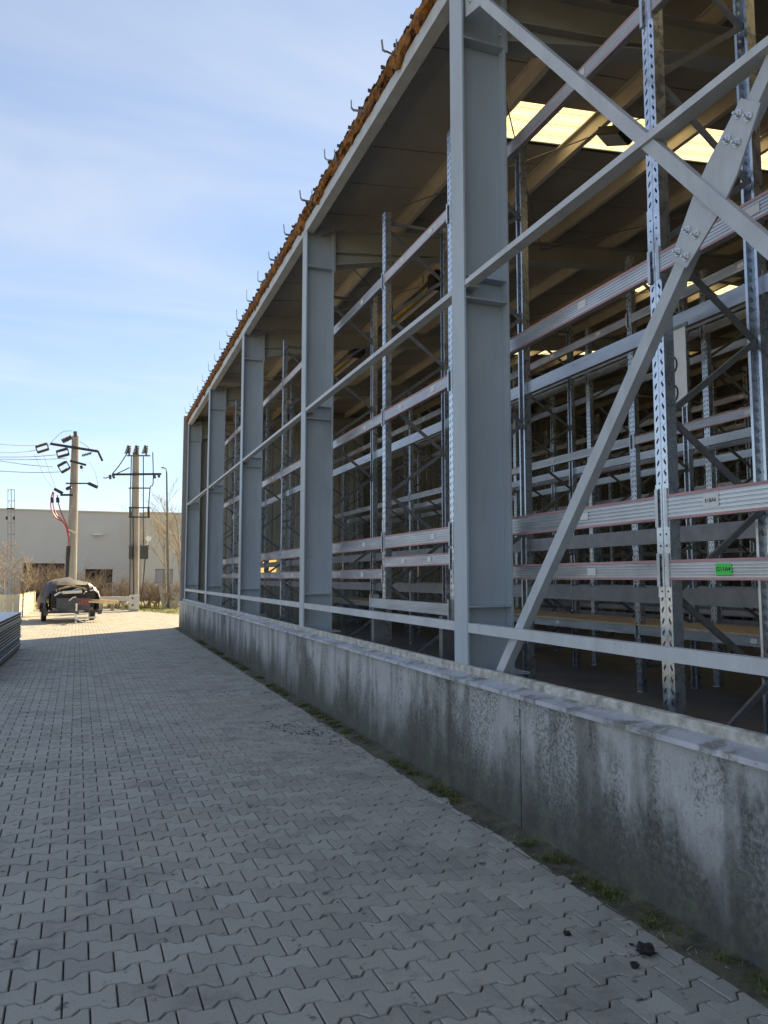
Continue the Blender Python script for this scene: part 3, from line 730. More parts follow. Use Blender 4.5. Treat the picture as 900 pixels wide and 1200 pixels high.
# ------------------------------------------------------------------ pallet racking
UW, UD, UH, PIT = .112, .085, 6.6, .075
def upright_mesh(H, detail=True):
    mb = MB(); t_ = .003
    yb = [-UW/2, -.006, .006, UW/2]
    n = int(H/PIT)
    if detail:
        for side in (-1, 1):
            y0, y1 = (yb[0], yb[1]) if side < 0 else (yb[2], yb[3]); yc = (y0+y1)/2
            # teardrop hole outline, slanted
            hole = [(-.011,-.004),(-.0085,-.017),(-.003,-.023),(.003,-.021),(.009,-.004),(.011,.009),(.007,.0165),(-.001,.017)]
            hole = [(yc + side*-1*(a + b*.22), b) for a, b in hole]
            # order hole counter-clockwise with the cell corners
            for k in range(n):
                z0, z1 = k*PIT, (k+1)*PIT; zc = (z0+z1)/2
                cell = [(y0,z0),(yc,z0),(y1,z0),(y1,zc),(y1,z1),(yc,z1),(y0,z1),(y0,zc)]
                hv = [(a, zc+b) for a, b in hole]
                # sort both by angle round the hole centre
                ang = lambda p: math.atan2((p[1]-zc)*.6, p[0]-yc)
                cs = sorted(cell, key=ang); hs = sorted(hv, key=ang)
                b0 = len(mb.v)
                mb.v += [(0,a,b) for a, b in cs] + [(0,a,b) for a, b in hs] + [(.005,a,b) for a, b in hs]
                for q in range(8):
                    r_ = (q+1) % 8
                    mb.f.append((b0+q, b0+r_, b0+8+r_, b0+8+q)); mb.m.append(0)
                    mb.f.append((b0+8+q, b0+8+r_, b0+16+r_, b0+16+q)); mb.m.append(0)
            zt = n*PIT
            if H - zt > .001: mb.add([(0,y0,zt),(0,y1,zt),(0,y1,H),(0,y0,H)], [(0,1,2,3)])
        # centre groove
        mb.add([(0,yb[1],0),(.006,-.003,0),(.006,.003,0),(0,yb[2],0),(0,yb[1],H),(.006,-.003,H),(.006,.003,H),(0,yb[2],H)], [(0,1,5,4),(1,2,6,5),(2,3,7,6)])
    else:
        mb.box((0,-UW/2,0),(t_,UW/2,H))
    for s_ in (-1, 1):
        mb.box((.0004, s_*UW/2-t_/2, 0), (UD, s_*UW/2+t_/2, H))
        a, b = sorted((s_*UW/2, s_*(UW/2-.022)))
        mb.box((UD-.003, a+.001, 0), (UD, b-.001, H))
        # dimples on the flange
        if detail:
            pass
    mb.box((-.02,-.07,-.0),(UD+.02,.07,.008))
    return mb.mesh('upright')
UM = upright_mesh(UH); UMs = upright_mesh(UH, False)
def beam_mesh(L_, h=.13, red=True, d=.05):
    """box beam, grooved face towards -x"""
    poly = [(d,-h/2),(d,h/2),(0,h/2)]; ms = [0,0]
    nb = 5; zs = h/2
    face = []
    zz = h/2; band = .017
    face.append((0, h/2-band)); 
    ms.append(1 if red else 0)
    inner = (h-2*band)/nb
    for k in range(nb):
        za = h/2-band-k*inner
        for (x, z) in ((.004, za-.004), (.004, za-.007), (0, za-.011)):
            face.append((x, z)); ms.append(0)
        if k < nb-1: face.append((0, za-inner)); ms.append(0)
    face.append((0, -h/2+band)); ms.append(0)
    poly += face; poly.append((0,-h/2)); ms.append(1 if red else 0); ms.append(0)
    mb = MB(); mb.prism(poly, .0, L_, mats=ms[:len(poly)] + [0]*(len(poly)-len(ms)))
    mb.mi = 0
    # end connectors with hooks
    for y in (-.002, L_):
        mb.box((-.004, min(y, y), -h/2-.045), (d+.004, y+.002, h/2+.045))
    for y0, y1 in ((-.028,-.0025),(L_+.0025,L_+.028)):
        mb.box((-.0065,y0,-h/2-.045),(-.003,y1,h/2+.045))
    return mb.mesh('beam')
BMc = {}
def get_beam(L_, red, h=.13):
    k = (round(L_,3), red, h)
    if k not in BMc: BMc[k] = beam_mesh(L_, h, red)
    return BMc[k]
brmesh = {}
def brace_mesh(dx, dz):
    k = (round(dx,3), round(dz,3))
    if k not in brmesh:
        mb = MB(); d = Vector((dx,0,dz)); n_ = Vector((-dz,0,dx)).normalized(); w, t_ = .042, .003
        for (c0, c1, y0, y1) in ((-w/2,w/2,-.012,-.009),(-w/2,-w/2+.003,-.009,.012),(w/2-.003,w/2,-.009,.012)):
            vs = []
            for c in (Vector((0,0,0)), d):
                for a, y in ((c0,y0),(c1,y0),(c1,y1),(c0,y1)): p = c + n_*a; vs.append((p.x, y, p.z))
            mb.add(vs, [(0,1,2,3),(7,6,5,4),(0,4,5,1),(1,5,6,2),(2,6,7,3),(3,7,4,0)])
        brmesh[k] = mb.mesh('brace')
    return brmesh[k]
tagm = MB(); tagm.box((-.003,-.05,-.028),(0,.05,.028)); tagme = tagm.mesh('label_tag')
tagG = MB(); tagG.prism([(-.062,-.035),(.062,-.035),(.062,.035),(-.048,.035),(-.062,.02)], -.003, 0, axis='x'); tagGe = tagG.mesh('label_tag')
tw_ = MB(); tw_.box((-.003,-.062,-.042),(0,.062,.042)); tagW = tw_.mesh('label_tag')
def text_mesh(s_, size):
    cu = bpy.data.curves.new('lettering', 'FONT'); cu.body = s_; cu.size = size; cu.align_x = 'CENTER'; cu.align_y = 'CENTER'; cu.offset = size*.012
    o = bpy.data.objects.new('lettering', cu); me = bpy.data.meshes.new_from_object(o); bpy.data.objects.remove(o); me.materials.clear(); return me
FZ = .08
def rack(x0, x1, ys, levels, label, face=-1, rear_levels=None, group='rows of pallet racking', detail=True, redp=.5, tags=True, special=None, um=None, heights=None):
    """face -1: picking face looks towards -x"""
    rk = thing('pallet_rack', label, 'pallet rack', ((x0+x1)/2, ys[0], FZ), group)
    mu = um or UM
    for y in ys:
        obj('upright', mu, M['galv'], rk, (x0, y, FZ))
        obj('upright', mu, M['galv'], rk, (x1, y, FZ), (0,0,math.pi))
        # zigzag bracing
        xa, xb = x0+UD-.02, x1-UD+.02; z = .45; k = 0; dx = xb-xa
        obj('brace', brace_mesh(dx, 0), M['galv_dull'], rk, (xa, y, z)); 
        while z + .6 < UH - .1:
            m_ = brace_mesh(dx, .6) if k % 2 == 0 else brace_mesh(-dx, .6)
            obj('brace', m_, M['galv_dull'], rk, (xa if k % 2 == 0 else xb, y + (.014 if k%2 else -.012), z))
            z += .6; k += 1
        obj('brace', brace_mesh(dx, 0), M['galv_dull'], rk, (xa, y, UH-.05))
    for i, (a, b) in enumerate(zip(ys[:-1], ys[1:])):
        L_ = b - a - UW - .006
        for j, z in enumerate(levels):
            if callable(z): z = z(i)
            if z is None: continue
            red = random.random() < redp
            hh = (heights or {}).get(j, .13)
            me = get_beam(L_, red, hh)
            bm_ = obj('beam', me, [M['beam'], M['red']], rk, (x0-.012, a+UW/2+.003, z))
            if tags:
                for q in (.28, .72):
                    if special and (i, j) in special: continue
                    if random.random() < .8:
                        gr = random.random() < .12
                        tg = obj('label_tag', tagme.copy() if gr else tagme, None, bm_, (x0-.013, a + L_*q + random.uniform(-.1,.1), z+random.uniform(-.01,.01)))
                        if len(tg.data.materials) == 0: tg.data.materials.append(M['green_tag'] if gr else M['white_tag'])
            if special and (i, j) in special: special[(i, j)](bm_, x0-.0125, a, L_, z)
        for z in (rear_levels or levels):
            if callable(z): z = z(i)
            if z is None: continue
            obj('beam', get_beam(L_, False, .1301 if z < 3 else .1302), [M['beam_shaded'] if z < 3 else M['beam'], M['red']], rk, (x1+.012, b-UW/2-.003, z), (0,0,math.pi))
    return rk
def tag_text(label, text, me, m_, size, frac, dz=0, ydir=-1):
    def f(bm_, x, a, L_, z):
        y = frac
        tg = obj('label_tag', me, m_, bm_, (x, y, z+dz), label=label)
        tm = text_mesh(text, size); o = obj('lettering', tm, M['ink'], None, (0,0,0)); o.parent = bm_
        WL[o.name] = Vector((x-.0045, y, z+dz)); o.location = WL[o.name] - WL[bm_.name]
        o.rotation_euler = (R(90), 0, R(-90))
    return f
Y1 = [-1.7, 1.1, 3.97, 7.13, 9.15, 12.0, 15.0, 17.85, 20.7, 23.5, 26.3]
def multi(*fs):
    def f(*a):
        for g in fs: g(*a)
    return f
gt = tag_text('green label reading G11A4', 'G11A4', tagGe, M['green_tag'], .038, 3.46)
wt = tag_text('white label reading E18A6', 'E18A6', tagW, M['white_tag'], .034, 3.54, .01)
r1 = rack(3.5, 4.45, Y1, [lambda i: 1.80 if i != 3 else 1.95, 2.21, 3.87, 5.74],
     'nearest pallet rack row, standing right behind the outer columns with a green tagged beam', rear_levels=[1.60, 2.10, 3.85], redp=.9, heights={1:.165, 2:.14},
     special={(1,0): gt, (1,1): wt})
# splice sleeves on the near upright
for y, z, h in ((3.97, 1.62, .75), (3.97, 3.86, .42), (9.15, 2.0, .5)):
    mb = MB(); mb.box((-.004,-UW/2-.003,0),(-.0005,-.004,h)); mb.box((-.004,.004,0),(-.0005,UW/2+.003,h)); mb.box((-.004,-UW/2-.006,0),(.05,-UW/2-.003,h)); mb.box((-.004,UW/2+.003,0),(.05,UW/2+.006,h))
    sp_ = obj('splice_sleeve', mb, M['galv'], r1, (3.5, y, z))
    hb = MB(); nh = int(h/.075)
    for k in range(nh):
        for s_ in (-1,1): hb.tube([(-.0055, s_*.028, .04+k*.075), (-.0045, s_*.028, .04+k*.075)], .0075, 8)
    obj('slot', hb, M['ink'], sp_, (3.5, y, z), kind='stuff')
Y2 = [-2.3, .55, 3.4, 6.25, 9.11, 12.15, 14.95, 17.75, 20.55, 23.35, 26.1]
dk = [.98, 1.54, 3.80, 5.68]
r2 = rack(7.5, 8.6, Y2, dk, 'second pallet rack row with chipboard decking low down, beyond the first aisle', redp=.35)
for i, (a, b) in enumerate(zip(Y2[:-1], Y2[1:])):
    nb = 3; w = (b-a-.02)/nb
    for k in range(nb):
        mb = MB(); mb.box((7.46,a+.01+k*w,1.047),(8.64,a+.01+(k+1)*w-.006,1.068)); obj('chipboard_panel', mb, M['chip'], r2)
r3 = rack(8.95, 10.05, Y2, [.98, 1.54, 3.80, 5.68], 'third pallet rack row, standing back to back with the decked row', redp=.2)
Y4 = [y + .9 for y in Y2]
r4 = rack(13.0, 14.1, Y4[:-1], [.98, 2.1, 3.80, 5.68], 'fourth pallet rack row, beyond the second aisle under the middle skylights', redp=.3)
r5 = rack(14.45, 15.55, Y4[:-1], [.98, 2.1, 3.80, 5.68], 'fifth pallet rack row, back to back beyond the fourth', redp=.2, tags=False)
r6 = rack(18.6, 19.7, Y2, [1.2, 2.6, 4.2, 5.68], 'sixth pallet rack row, deep inside near the back wall', redp=.3, tags=False, um=UMs)
r7 = rack(22.6, 23.7, Y2, [1.2, 2.6, 4.2, 5.68], 'last pallet rack row, standing along the back wall', redp=.2, tags=False, um=UMs)
# spare beams leaning low inside the first rack row, visible over the rail
mb = MB(); me = beam_mesh(2.2, .11, False)
for q in range(2):
    obj('spare_beam', me, [M['beam'], M['red']], None, (3.20+.056*q, 6.63, 1.44), None,
        ('front' if q == 0 else 'rear') + ' one of two spare rack beams with end plates lying just behind the rail', 'rack beam', 'spare beams behind the rail')
for q, y in enumerate((6.75, 8.7)):
    mb = MB(); mb.box((-.02,-.04,0),(.14,.04,1.295)); obj('trestle', mb, M['galv_dull'], None, (3.20, y, .08), None,
        ('nearer' if q == 0 else 'farther') + ' steel trestle post carrying the spare rack beams', 'trestle', 'trestles under the spare beams')
# row sign plate on the first row, and lamps / heaters under the roof
sg = thing('row_sign', 'white sheet metal row plate hung behind the near rack upright', 'sign', (4.05,4.4,3.05))
mb = MB(); mb.box((4.05,4.30,3.02),(4.054,4.62,3.62)); obj('plate', mb, M['white_tag'], sg)
for z in (3.14,3.36):
    mb = MB()
    for k in range(9):
        a0, a1 = k*.55, (k+1)*.55
        mb.obox((4.046,4.45+.06*math.cos(a0),z+.07*math.sin(a0)),(4.046,4.45+.06*math.cos(a1),z+.07*math.sin(a1)),.006,.014,up=(1,0,0))
    obj('drawn_mark', mb, M['ink'], sg)
mb = MB(); mb.box((4.05,4.28,3.62),(4.06,4.64,3.65)); obj('hanger', mb, M['galv_dull'], sg)
fl = thing('floodlight', 'black floodlight hung from a purlin beside the bright skylight', 'floodlight', (5.9,7.35,7.4))
mb = MB(); mb.prism([(-.12,-.03),(.12,-.03),(.15,.06),(.06,.10),(-.06,.10),(-.15,.06)], -.19, .19); o = obj('lamp_body', mb, M['dark'], fl, (5.9,7.35,7.25), (R(25),R(15),R(20)))
mb = MB(); mb.box((-.11,-.17,-.042),(.11,.17,-.032)); obj('lens', mb, M['glass'], o, (5.9,7.35,7.25))
mb = MB(); mb.obox((5.9,7.35,7.28),(5.9,7.35,7.60),.04,.006); obj('stirrup', mb, M['dark'], fl)
def heater(x, y, z, L_, label):
    h = thing('tube_heater', label, 'heater', (x,y,z), 'tube heaters under the roof')
    mb = MB(); mb.tube([(x,y,z),(x,y+L_,z)], .06, 10); obj('burner_tube', mb, M['yellow'], h)
    mb = MB(); mb.prism([(x-.19,z-.03),(x-.08,z+.11),(x+.08,z+.11),(x+.19,z-.03),(x+.18,z-.03),(x+.075,z+.10),(x-.075,z+.10),(x-.18,z-.03)], y+.05, y+L_-.05); obj('reflector', mb, M['purlin'], h)
    mb = MB(); mb.box((x-.14,y-.38,z-.12),(x+.14,y-.02,z+.12)); obj('burner_box', mb, M['dark'], h)
    for yy in (y+.5, y+L_-.5):
        mb = MB(); mb.tube([(x,yy,z+.1),(x,yy,zroof(x)-.2)], .008, 5); obj('hanger', mb, M['dark'], h)
heater(5.7, 12.3, 7.18, 2.6, 'yellow tube heater hanging under the purlins right of the second column')
heater(5.7, 16.9, 7.18, 2.6, 'tube heater hanging farther back, just beside the second column')

# ------------------------------------------------------------------ left: stack of sandwich panels
words = ['topmost','second','third','fourth','fifth','sixth','seventh','eighth','ninth','tenth','eleventh','twelfth','thirteenth','lowest']
PH = .062; X1s, Y1s, Y0s = -1.66, 20.75, 14.2
for k in range(14):
    z = .045 + PH*(13-k); ox = random.uniform(-.035,.0); oy = random.uniform(-.05,.03)
    lab = ('topmost pale blue panel of the stack beside the paving' if k == 0 else 'lowest panel of the stack, cream edged, just above the paving' if k == 13 else
           'cream edged panel, third from the top of the panel stack' if k == 2 else words[k] + ' sandwich panel from the top of the panel stack')
    pn_ = thing('sandwich_panel', lab, 'panel', (-2.2, 17.5, z), 'sandwich panels in the stack')
    mb = MB(); mb.box((-2.78+ox,Y0s+oy,z+.004),(X1s+ox-.014,Y1s+oy-.012,z+PH-.014)); obj('core', mb, M['cream'] if k == 2 else M['core'], pn_)
    mb = MB(); mb.prism([(-2.80+ox,z+PH-.0135),(X1s+ox,z+PH-.0135),(X1s+ox,z+PH-.017),(X1s+ox+.003,z+PH-.017),(X1s+ox+.003,z+PH-.003),(-2.80+ox,z+PH-.003)], Y0s+oy, Y1s+oy); obj('skin', mb, M['skin'], pn_)
    mb = MB(); mb.prism([(-2.80+ox,z),(X1s+ox,z),(X1s+ox,z+.003),(-2.80+ox,z+.003)], Y0s+oy, Y1s+oy); obj('skin', mb, M['cream'] if k == 13 else M['skin'], pn_)
for q, y in enumerate((14.6, 16.7, 18.7, 20.4)):
    mb = MB(); mb.box((-2.75,y-.05,0.002),(-1.8,y+.05,.044)); obj('bearer', mb, M['timber'], None, (0,0,0), None, ['first','second','third','farthest'][q] + ' timber bearer under the panel stack counted from the viewer', 'timber', 'bearers under the panel stack')

# ------------------------------------------------------------------ background: buildings
def sub(mb, a, b): mb.box(a, b)
bl = thing('warehouse_building', 'long beige flat roofed warehouse across the back with dark loading openings', 'building', (-10,70,0))
HB = 7.45; mb = MB()
ops = [(-5.8,-2.5,2.97), (-.85,1.37,2.49)]          # openings on the facade (x0,x1,top)
xs = [-60]; 
for a, b, h in ops: xs += [a, b]
xs.append(4.2)
for k in range(0, len(xs), 2): mb.box((xs[k],70,-.04),(xs[k+1],70.4,HB))
for a, b, h in ops: mb.box((a+.001,70,h),(b-.001,70.4,HB))
mb.box((-60,70.41,-.04),(4.2,95,HB-.1))
# recess behind openings needs depth
obj('wall', mb, M['facade'], bl)
mb = MB(); mb.box((-60.2,69.9,HB),(4.3,95.2,HB+.1)); obj('roof_edge', mb, M['facade_b'], bl)
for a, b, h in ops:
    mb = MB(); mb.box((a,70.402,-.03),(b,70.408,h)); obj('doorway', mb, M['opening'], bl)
for x in range(-58, 9, 6):
    mb = MB(); mb.box((x-.01,69.985,3.2),(x+.01,69.999,HB-.01)); obj('panel_joint', mb, M['facade'], bl)
mb = MB(); mb.box((-.35,69.6,5.42),(.45,69.99,5.58)); obj('wall_lamp', mb, M['white_tag'], bl)
b2 = thing('annex_building', 'cream annex of the warehouse with a grey window band, behind the street lamp', 'building', (12,68,0))
mb = MB(); mb.box((3.9,68,-.04),(30,69.85,1.25)); mb.box((3.9,68,1.25),(4.8,69.85,2.5)); mb.box((6.3,68,1.25),(30,69.85,2.5)); mb.box((3.9,68,2.5),(30,69.85,7.35)); obj('wall', mb, M['facade_b'], b2)
mb = MB(); mb.box((3.8,67.9,7.35),(30.2,69.86,7.45)); obj('roof_edge', mb, M['facade'], b2)
fr_ = MB(); fr_.box((4.8,68.05,1.25),(6.3,68.10,1.31)); fr_.box((4.8,68.05,2.44),(6.3,68.10,2.5)); fr_.box((5.52,68.05,1.31),(5.58,68.10,2.44)); w_ = obj('window', fr_, M['galv_dull'], b2)
mb = MB(); mb.box((4.801,68.11,1.251),(6.299,68.12,2.499)); obj('pane', mb, M['glass'], w_)

# ------------------------------------------------------------------ utility poles, lamp, mast
up = thing('utility_pole', 'tall tapered concrete power pole with dark crossarms and red cables, behind the covered trailer', 'utility pole', (-1.25,45.4,0))
px_, py_ = -1.25, 45.4
mb = MB(); mb.tube([(px_,py_,-.1),(px_-.06,py_,9.72)], [.30,.19], 14); obj('shaft', mb.mesh('shaft', False), M['conc_pole'], up)
def bar(parent, p, q, w, m_, name='crossarm'):
    b_ = MB(); b_.obox(p, q, w, w*.9); return obj(name, b_, m_, parent)
def at(x, y, zc):      # point at pixel (photo) and depth
    d = fwd + rgt*((x-450)/880) - upv*((y-600)/880); return Vector((0,0,1.75)) + d*zc
Z = 42.0
bar(up, at(59,520,41.6), at(115,529,42.6), .14, M['dark']); bar(up, at(115,529,42.6), at(120,540,42.6), .13, M['dark'])
bar(up, at(82,540,41.7), at(101,545,42), .12, M['dark']); bar(up, at(77,566.5,41.7), at(104,566.5,42), .08, M['dark']); bar(up, at(71,580,41.6), at(86,580,41.6), .12, M['dark'], 'bracket')
bar(up, at(64,573,41.6), at(73,578,41.6), .18, M['dark'], 'bracket')
bar(up, at(104,566.5,42), at(114,571,42), .2, M['dark'], 'bracket')
def strain(p, q, r=.16):       # open double insulator string: two rods and end yokes
    b_ = MB(); p, q = Vector(p), Vector(q); d = (q-p).normalized(); s_ = d.cross(Vector((0,1,0))).normalized()
    for a in (-1,1):
        b_.tube([p+s_*a*r, q+s_*a*r], .05, 6)
        for k in range(9):
            c = p.lerp(q, (k+.5)/9)+s_*a*r; b_.disc(c, .085, .03, d, 8)
    b_.obox(p+s_*r*1.2, p-s_*r*1.2, .06, .06); b_.obox(q+s_*r*1.2, q-s_*r*1.2, .06, .06)
    obj('insulator', b_, M['porcelain'], up)
strain(at(43,527,41.5), at(56,523,41.5)); strain(at(67,532.5,41.7), at(80,529,41.7)); strain(at(70,550,41.6), at(80,544.5,41.6), .2)
def rodin(p, q, r=.08):
    b_ = MB(); b_.tube([p, q], .03, 6); d = (Vector(q)-Vector(p)).normalized()
    for k in range(6): b_.disc(Vector(p).lerp(Vector(q), (k+.5)/6), r, .05, d, 8)
    obj('insulator', b_, M['porcelain'], up)
rodin(at(73,517,41.8), at(84,512,41.8), .14); rodin(at(88.5,512,42), at(88,505.5,42), .1); rodin(at(96,534,42.2), at(107,531,42.4)); rodin(at(95,546,42),at(96,549,42)); rodin(at(80,571,41.6), at(81,573,41.6), .16)
def wire(pts, r, m_, parent, name='wire', label=None, cat=None, group=None):
    P_ = []
    pts = [Vector(p) for p in pts]
    for i in range(len(pts)-1):
        p0, p1, p2, p3 = pts[max(i-1,0)], pts[i], pts[i+1], pts[min(i+2,len(pts)-1)]
        for k in range(6):
            t_ = k/6; P_.append(.5*((2*p1)+(p2-p0)*t_+(2*p0-5*p1+4*p2-p3)*t_*t_+(3*p1-p0-3*p2+p3)*t_**3))
    P_.append(pts[-1]); b_ = MB(); b_.tube(P_, r, 5)
    return obj(name, b_, m_, parent, label=label, cat=cat, group=group)
for pts in ([(62,576),(60,584),(60,596),(66,607),(74,612),(79,622),(81,640)], [(63,577),(62,590),(66,603),(72,609),(77,617),(80,630)], [(67,580),(69,592),(73,604),(78,615),(81,628)]):
    wire([at(x,y,41.5) for x,y in pts], .035, M['red_cable'], up, 'cable')
for x, y in ((61,586),(67.5,586)):
    b_ = MB(); b_.tube([at(x,y-3,41.5), at(x+.3,y+3,41.5)], .09, 8); obj('cable_end', b_, M['dark'], up)
bar(up, at(75,618,41.5), at(89,625,41.6), .09, M['pale_box'], 'bracket')
wire([at(80,640,41.6), at(79,662,41.6), at(78.5,690,41.5)], .11, M['dark'], up, 'cable_duct')
for pts in ([(40,532),(46,545),(54,562),(63,572)], [(51,533),(57,550),(65,571)], [(93,517),(103,524),(108,531)], [(105,541),(112,555),(115,571)], [(56,523),(72,507),(84,505)]):
    wire([at(x,y,41.6) for x,y in pts], .012, M['wire'], up, 'jumper')
for k, (a, b, lab) in enumerate((((0,520.5),(48,521.5),'topmost overhead wire running left from the power pole'),((0,530.5),(43,527.5),'overhead wire running left to the largest insulator string'),((0,535.5),(66,533),'third overhead wire running left from the power pole'),((0,538),(78,537),'overhead wire running level just above the slanting one, left of the power pole'),((0,540),(62,547),'overhead wire slanting down to the right towards the power pole'),((0,552),(70,553),'lowest overhead wire running left from the power pole'))):
    p, q = at(*a, 38), at(*b, 41.6); far_ = p + (p-q)*2.2 + Vector((0,0,.9)); far_.z = p.z + 1.0
    b_ = MB(); b_.tube([p + (far_-p)*(t_/8) for t_ in range(8,0,-1)] + [p.lerp(q, t_/6) + Vector((0,0,-.05*math.sin(math.pi*t_/6))) for t_ in range(7)], .016, 5)
    obj('overhead_wire', b_, M['wire'], None, label=lab, cat='power line', group='overhead wires left of the pole')

tp = thing('transformer_pole', 'pole with three insulators on top, grey switch boxes and a pale cabinet at its foot', 'utility pole', (1.95,42,0))
Z = 39.6
mb = MB(); b0 = at(157,716,Z); mb.tube([b0+Vector((0,0,-.1)), at(159.5,531,Z)], [.25,.17], 14); obj('shaft', mb, M['conc_pole'], tp)
mb = MB(); mb.obox(at(149,534,Z-.2), at(176,534,Z-.2), .07, .07); obj('crossarm', mb, M['frame'], tp)
for x in (151.5, 161, 171.5):
    mb = MB(); c = at(x, 533, Z-.2)
    for k in range(4): mb.disc(c+Vector((-.08+.05*k*.3,0,.12+.1*k)), .17-.015*k, .05, (-.25,0,1), 10)
    mb.tube([c, c+Vector((-.08,0,.5))], .05, 6); obj('insulator', mb, M['porcelain'], tp)
mb = MB(); mb.obox(at(132,556,Z-.25), at(189,555.5,Z-.25), .12, .1); obj('crossarm', mb, M['dark'], tp)
for x, y in ((129,559),(133,558),(181,558),(186,557)):
    mb = MB(); mb.disc(at(x,y,Z-.25), .13, .12, (1,0,.2), 10); obj('insulator', mb, M['porcelain'], tp)
for y in (572, 595, 606):
    mb = MB(); mb.obox(at(151,y,Z-.2), at(176,y,Z-.2), .07, .06); obj('crossarm', mb, M['dark'], tp)
for x in (152.5, 174):
    mb = MB(); mb.obox(at(x,594,Z-.25), at(x,607,Z-.25), .16, .1); obj('fuse', mb, M['dark'], tp)
for pts in ([(152.5,572),(152.5,640),(152,700)],[(156,606),(156.5,700)],[(168,535),(168,640)],[(179,530),(179.5,565),(176,572),(174,596)],[(154,535),(153,572)],[(171,645),(168,680),(165,705)],[(149,531),(140,545),(131,556)],[(121,560),(128,559),(152,548)]):
    wire([at(x,y,Z-.3) for x,y in pts], .028, M['dark'], tp, 'conduit')
for x0, x1 in ((151.3,154.6),(164.5,173.5)):
    mb = MB(); a = at(x0,640,Z-.35); b = at(x1,655,Z-.35); mb.box((a.x,a.y-.18,b.z),(b.x,a.y+.22,a.z)); 
    bx_ = obj('switch_box', mb, M['grey_box'], tp)
    mb = MB(); mb.box((a.x-.02,a.y-.2,a.z+.002),(b.x+.02,a.y+.24,a.z+.05)); obj('lid', mb, M['frame'], bx_)
mb = MB(); c = at(174,631,Z-.3); mb.tube([c+Vector((0,-.05,0)),c+Vector((0,.2,.02))], [.15,.12], 12); mb.tube([c+Vector((0,.05,-.14)),c+Vector((-.1,.05,-.5))], .03, 6); obj('lamp_head', mb, M['white_tag'], tp)
mb = MB(); a = at(151.5,697,Z-.5); b = at(163,716,Z-.5); mb.box((a.x,a.y-.15,.12),(b.x,a.y+.15,a.z)); cab = obj('cabinet', mb, M['pale_box'], tp)
for y in (701, 709):
    c = at(155.5,y,Z-.66); mb = MB(); mb.disc(c+Vector((0,.0,0)), .05, .03, (0,1,0), 8); obj('lock', mb, M['dark'], cab)
mb = MB(); mb.box((a.x+.03,a.y-.13,-.03),(b.x-.03,a.y+.13,.119)); obj('cabinet_base', mb, M['conc_pole'], cab)

lp = thing('street_lamp', 'slim tall street lamp with a short arm, between the transformer pole and the hall corner', 'street lamp', at(198,716,43.5))
g0 = at(198,716,43.5)
mb = MB(); mb.tube([Vector((g0.x,g0.y,-.1)), at(196.5,640,43.5), at(195.3,553,43.5)], [.085,.07,.045], 8); obj('post', mb, M['frame'], lp)
mb = MB(); mb.tube([at(195.3,553,43.5), at(194.5,549.5,43.5), at(192,548,43.5)], .035, 6); obj('arm', mb, M['frame'], lp)
mb = MB(); mb.obox(at(192.3,548.3,43.5), at(189.5,548,43.5), .16, .06); obj('lamp_head', mb, M['grey_box'], lp)

ms_ = thing('lattice_mast', 'thin lattice antenna mast at far left, rising above the warehouse roof', 'mast', at(12,690,58))
mb = MB(); xs_ = (9.3, 17.0)
for x in xs_: mb.tube([at(x,700,58), at(x,574,58)], .028, 4)
mb.tube([at(13.2,700,58.4), at(13.2,573,58.4)], .035, 4)
obj('legs', mb, M['galv_dull'], ms_)
for k in range(9):
    y = 574 + 13*k; mb = MB()
    mb.obox(at(8.8,y,58), at(17.5,y,58), .05, .04); mb.tube([at(9.3,y,58), at(17,y+13,58)], .014, 4); obj('rung', mb, M['galv_dull'], ms_)
for x, y in ((8,607),(16.5,607)):
    mb = MB(); mb.disc(at(x,y,57.7), .13, .14, (1,0,0), 8); obj('antenna', mb, M['dark'], ms_)
mb = MB(); mb.obox(at(8,596,57.8), at(17,596,57.8), .14, .1); obj('platform', mb, M['dark'], ms_)

# ------------------------------------------------------------------ fence of pale boards
fn = thing('board_fence', 'low pale timber board fence facing the yard behind the panel stack', 'fence', (-5,34.5,0))
x = -9.6; 
while x < -3.05:
    w = random.uniform(.24,.30); mb = MB(); h = 1.04 + random.uniform(-.03,.03); mb.box((x,34.5,.02),(x+w-.015,34.53,h)); obj('board', mb, M['wood'], fn); x += w
for z in (.3,.85):
    mb = MB(); mb.box((-9.6,34.535,z-.04),(-3.02,34.575,z+.04)); obj('fence_rail', mb, M['wood'], fn)
f2 = thing('board_fence', 'sunlit board fence running back from the yard beside the covered trailer', 'fence', (-3,39,0))
y = 34.7
while y < 44.5:
    w = random.uniform(.26,.34); mb = MB(); h = 1.03 + random.uniform(-.05,.05); 
    if not (36.6 < y < 37.6): mb.box((-3.02,y,.02),(-2.99,y+w-.02,h)); obj('board', mb, M['wood'], f2)
    y += w
for z in (.3,.85):
    mb = MB(); mb.box((-3.066,34.6,z-.04),(-3.024,44.5,z+.04)); obj('fence_rail', mb, M['wood'], f2)

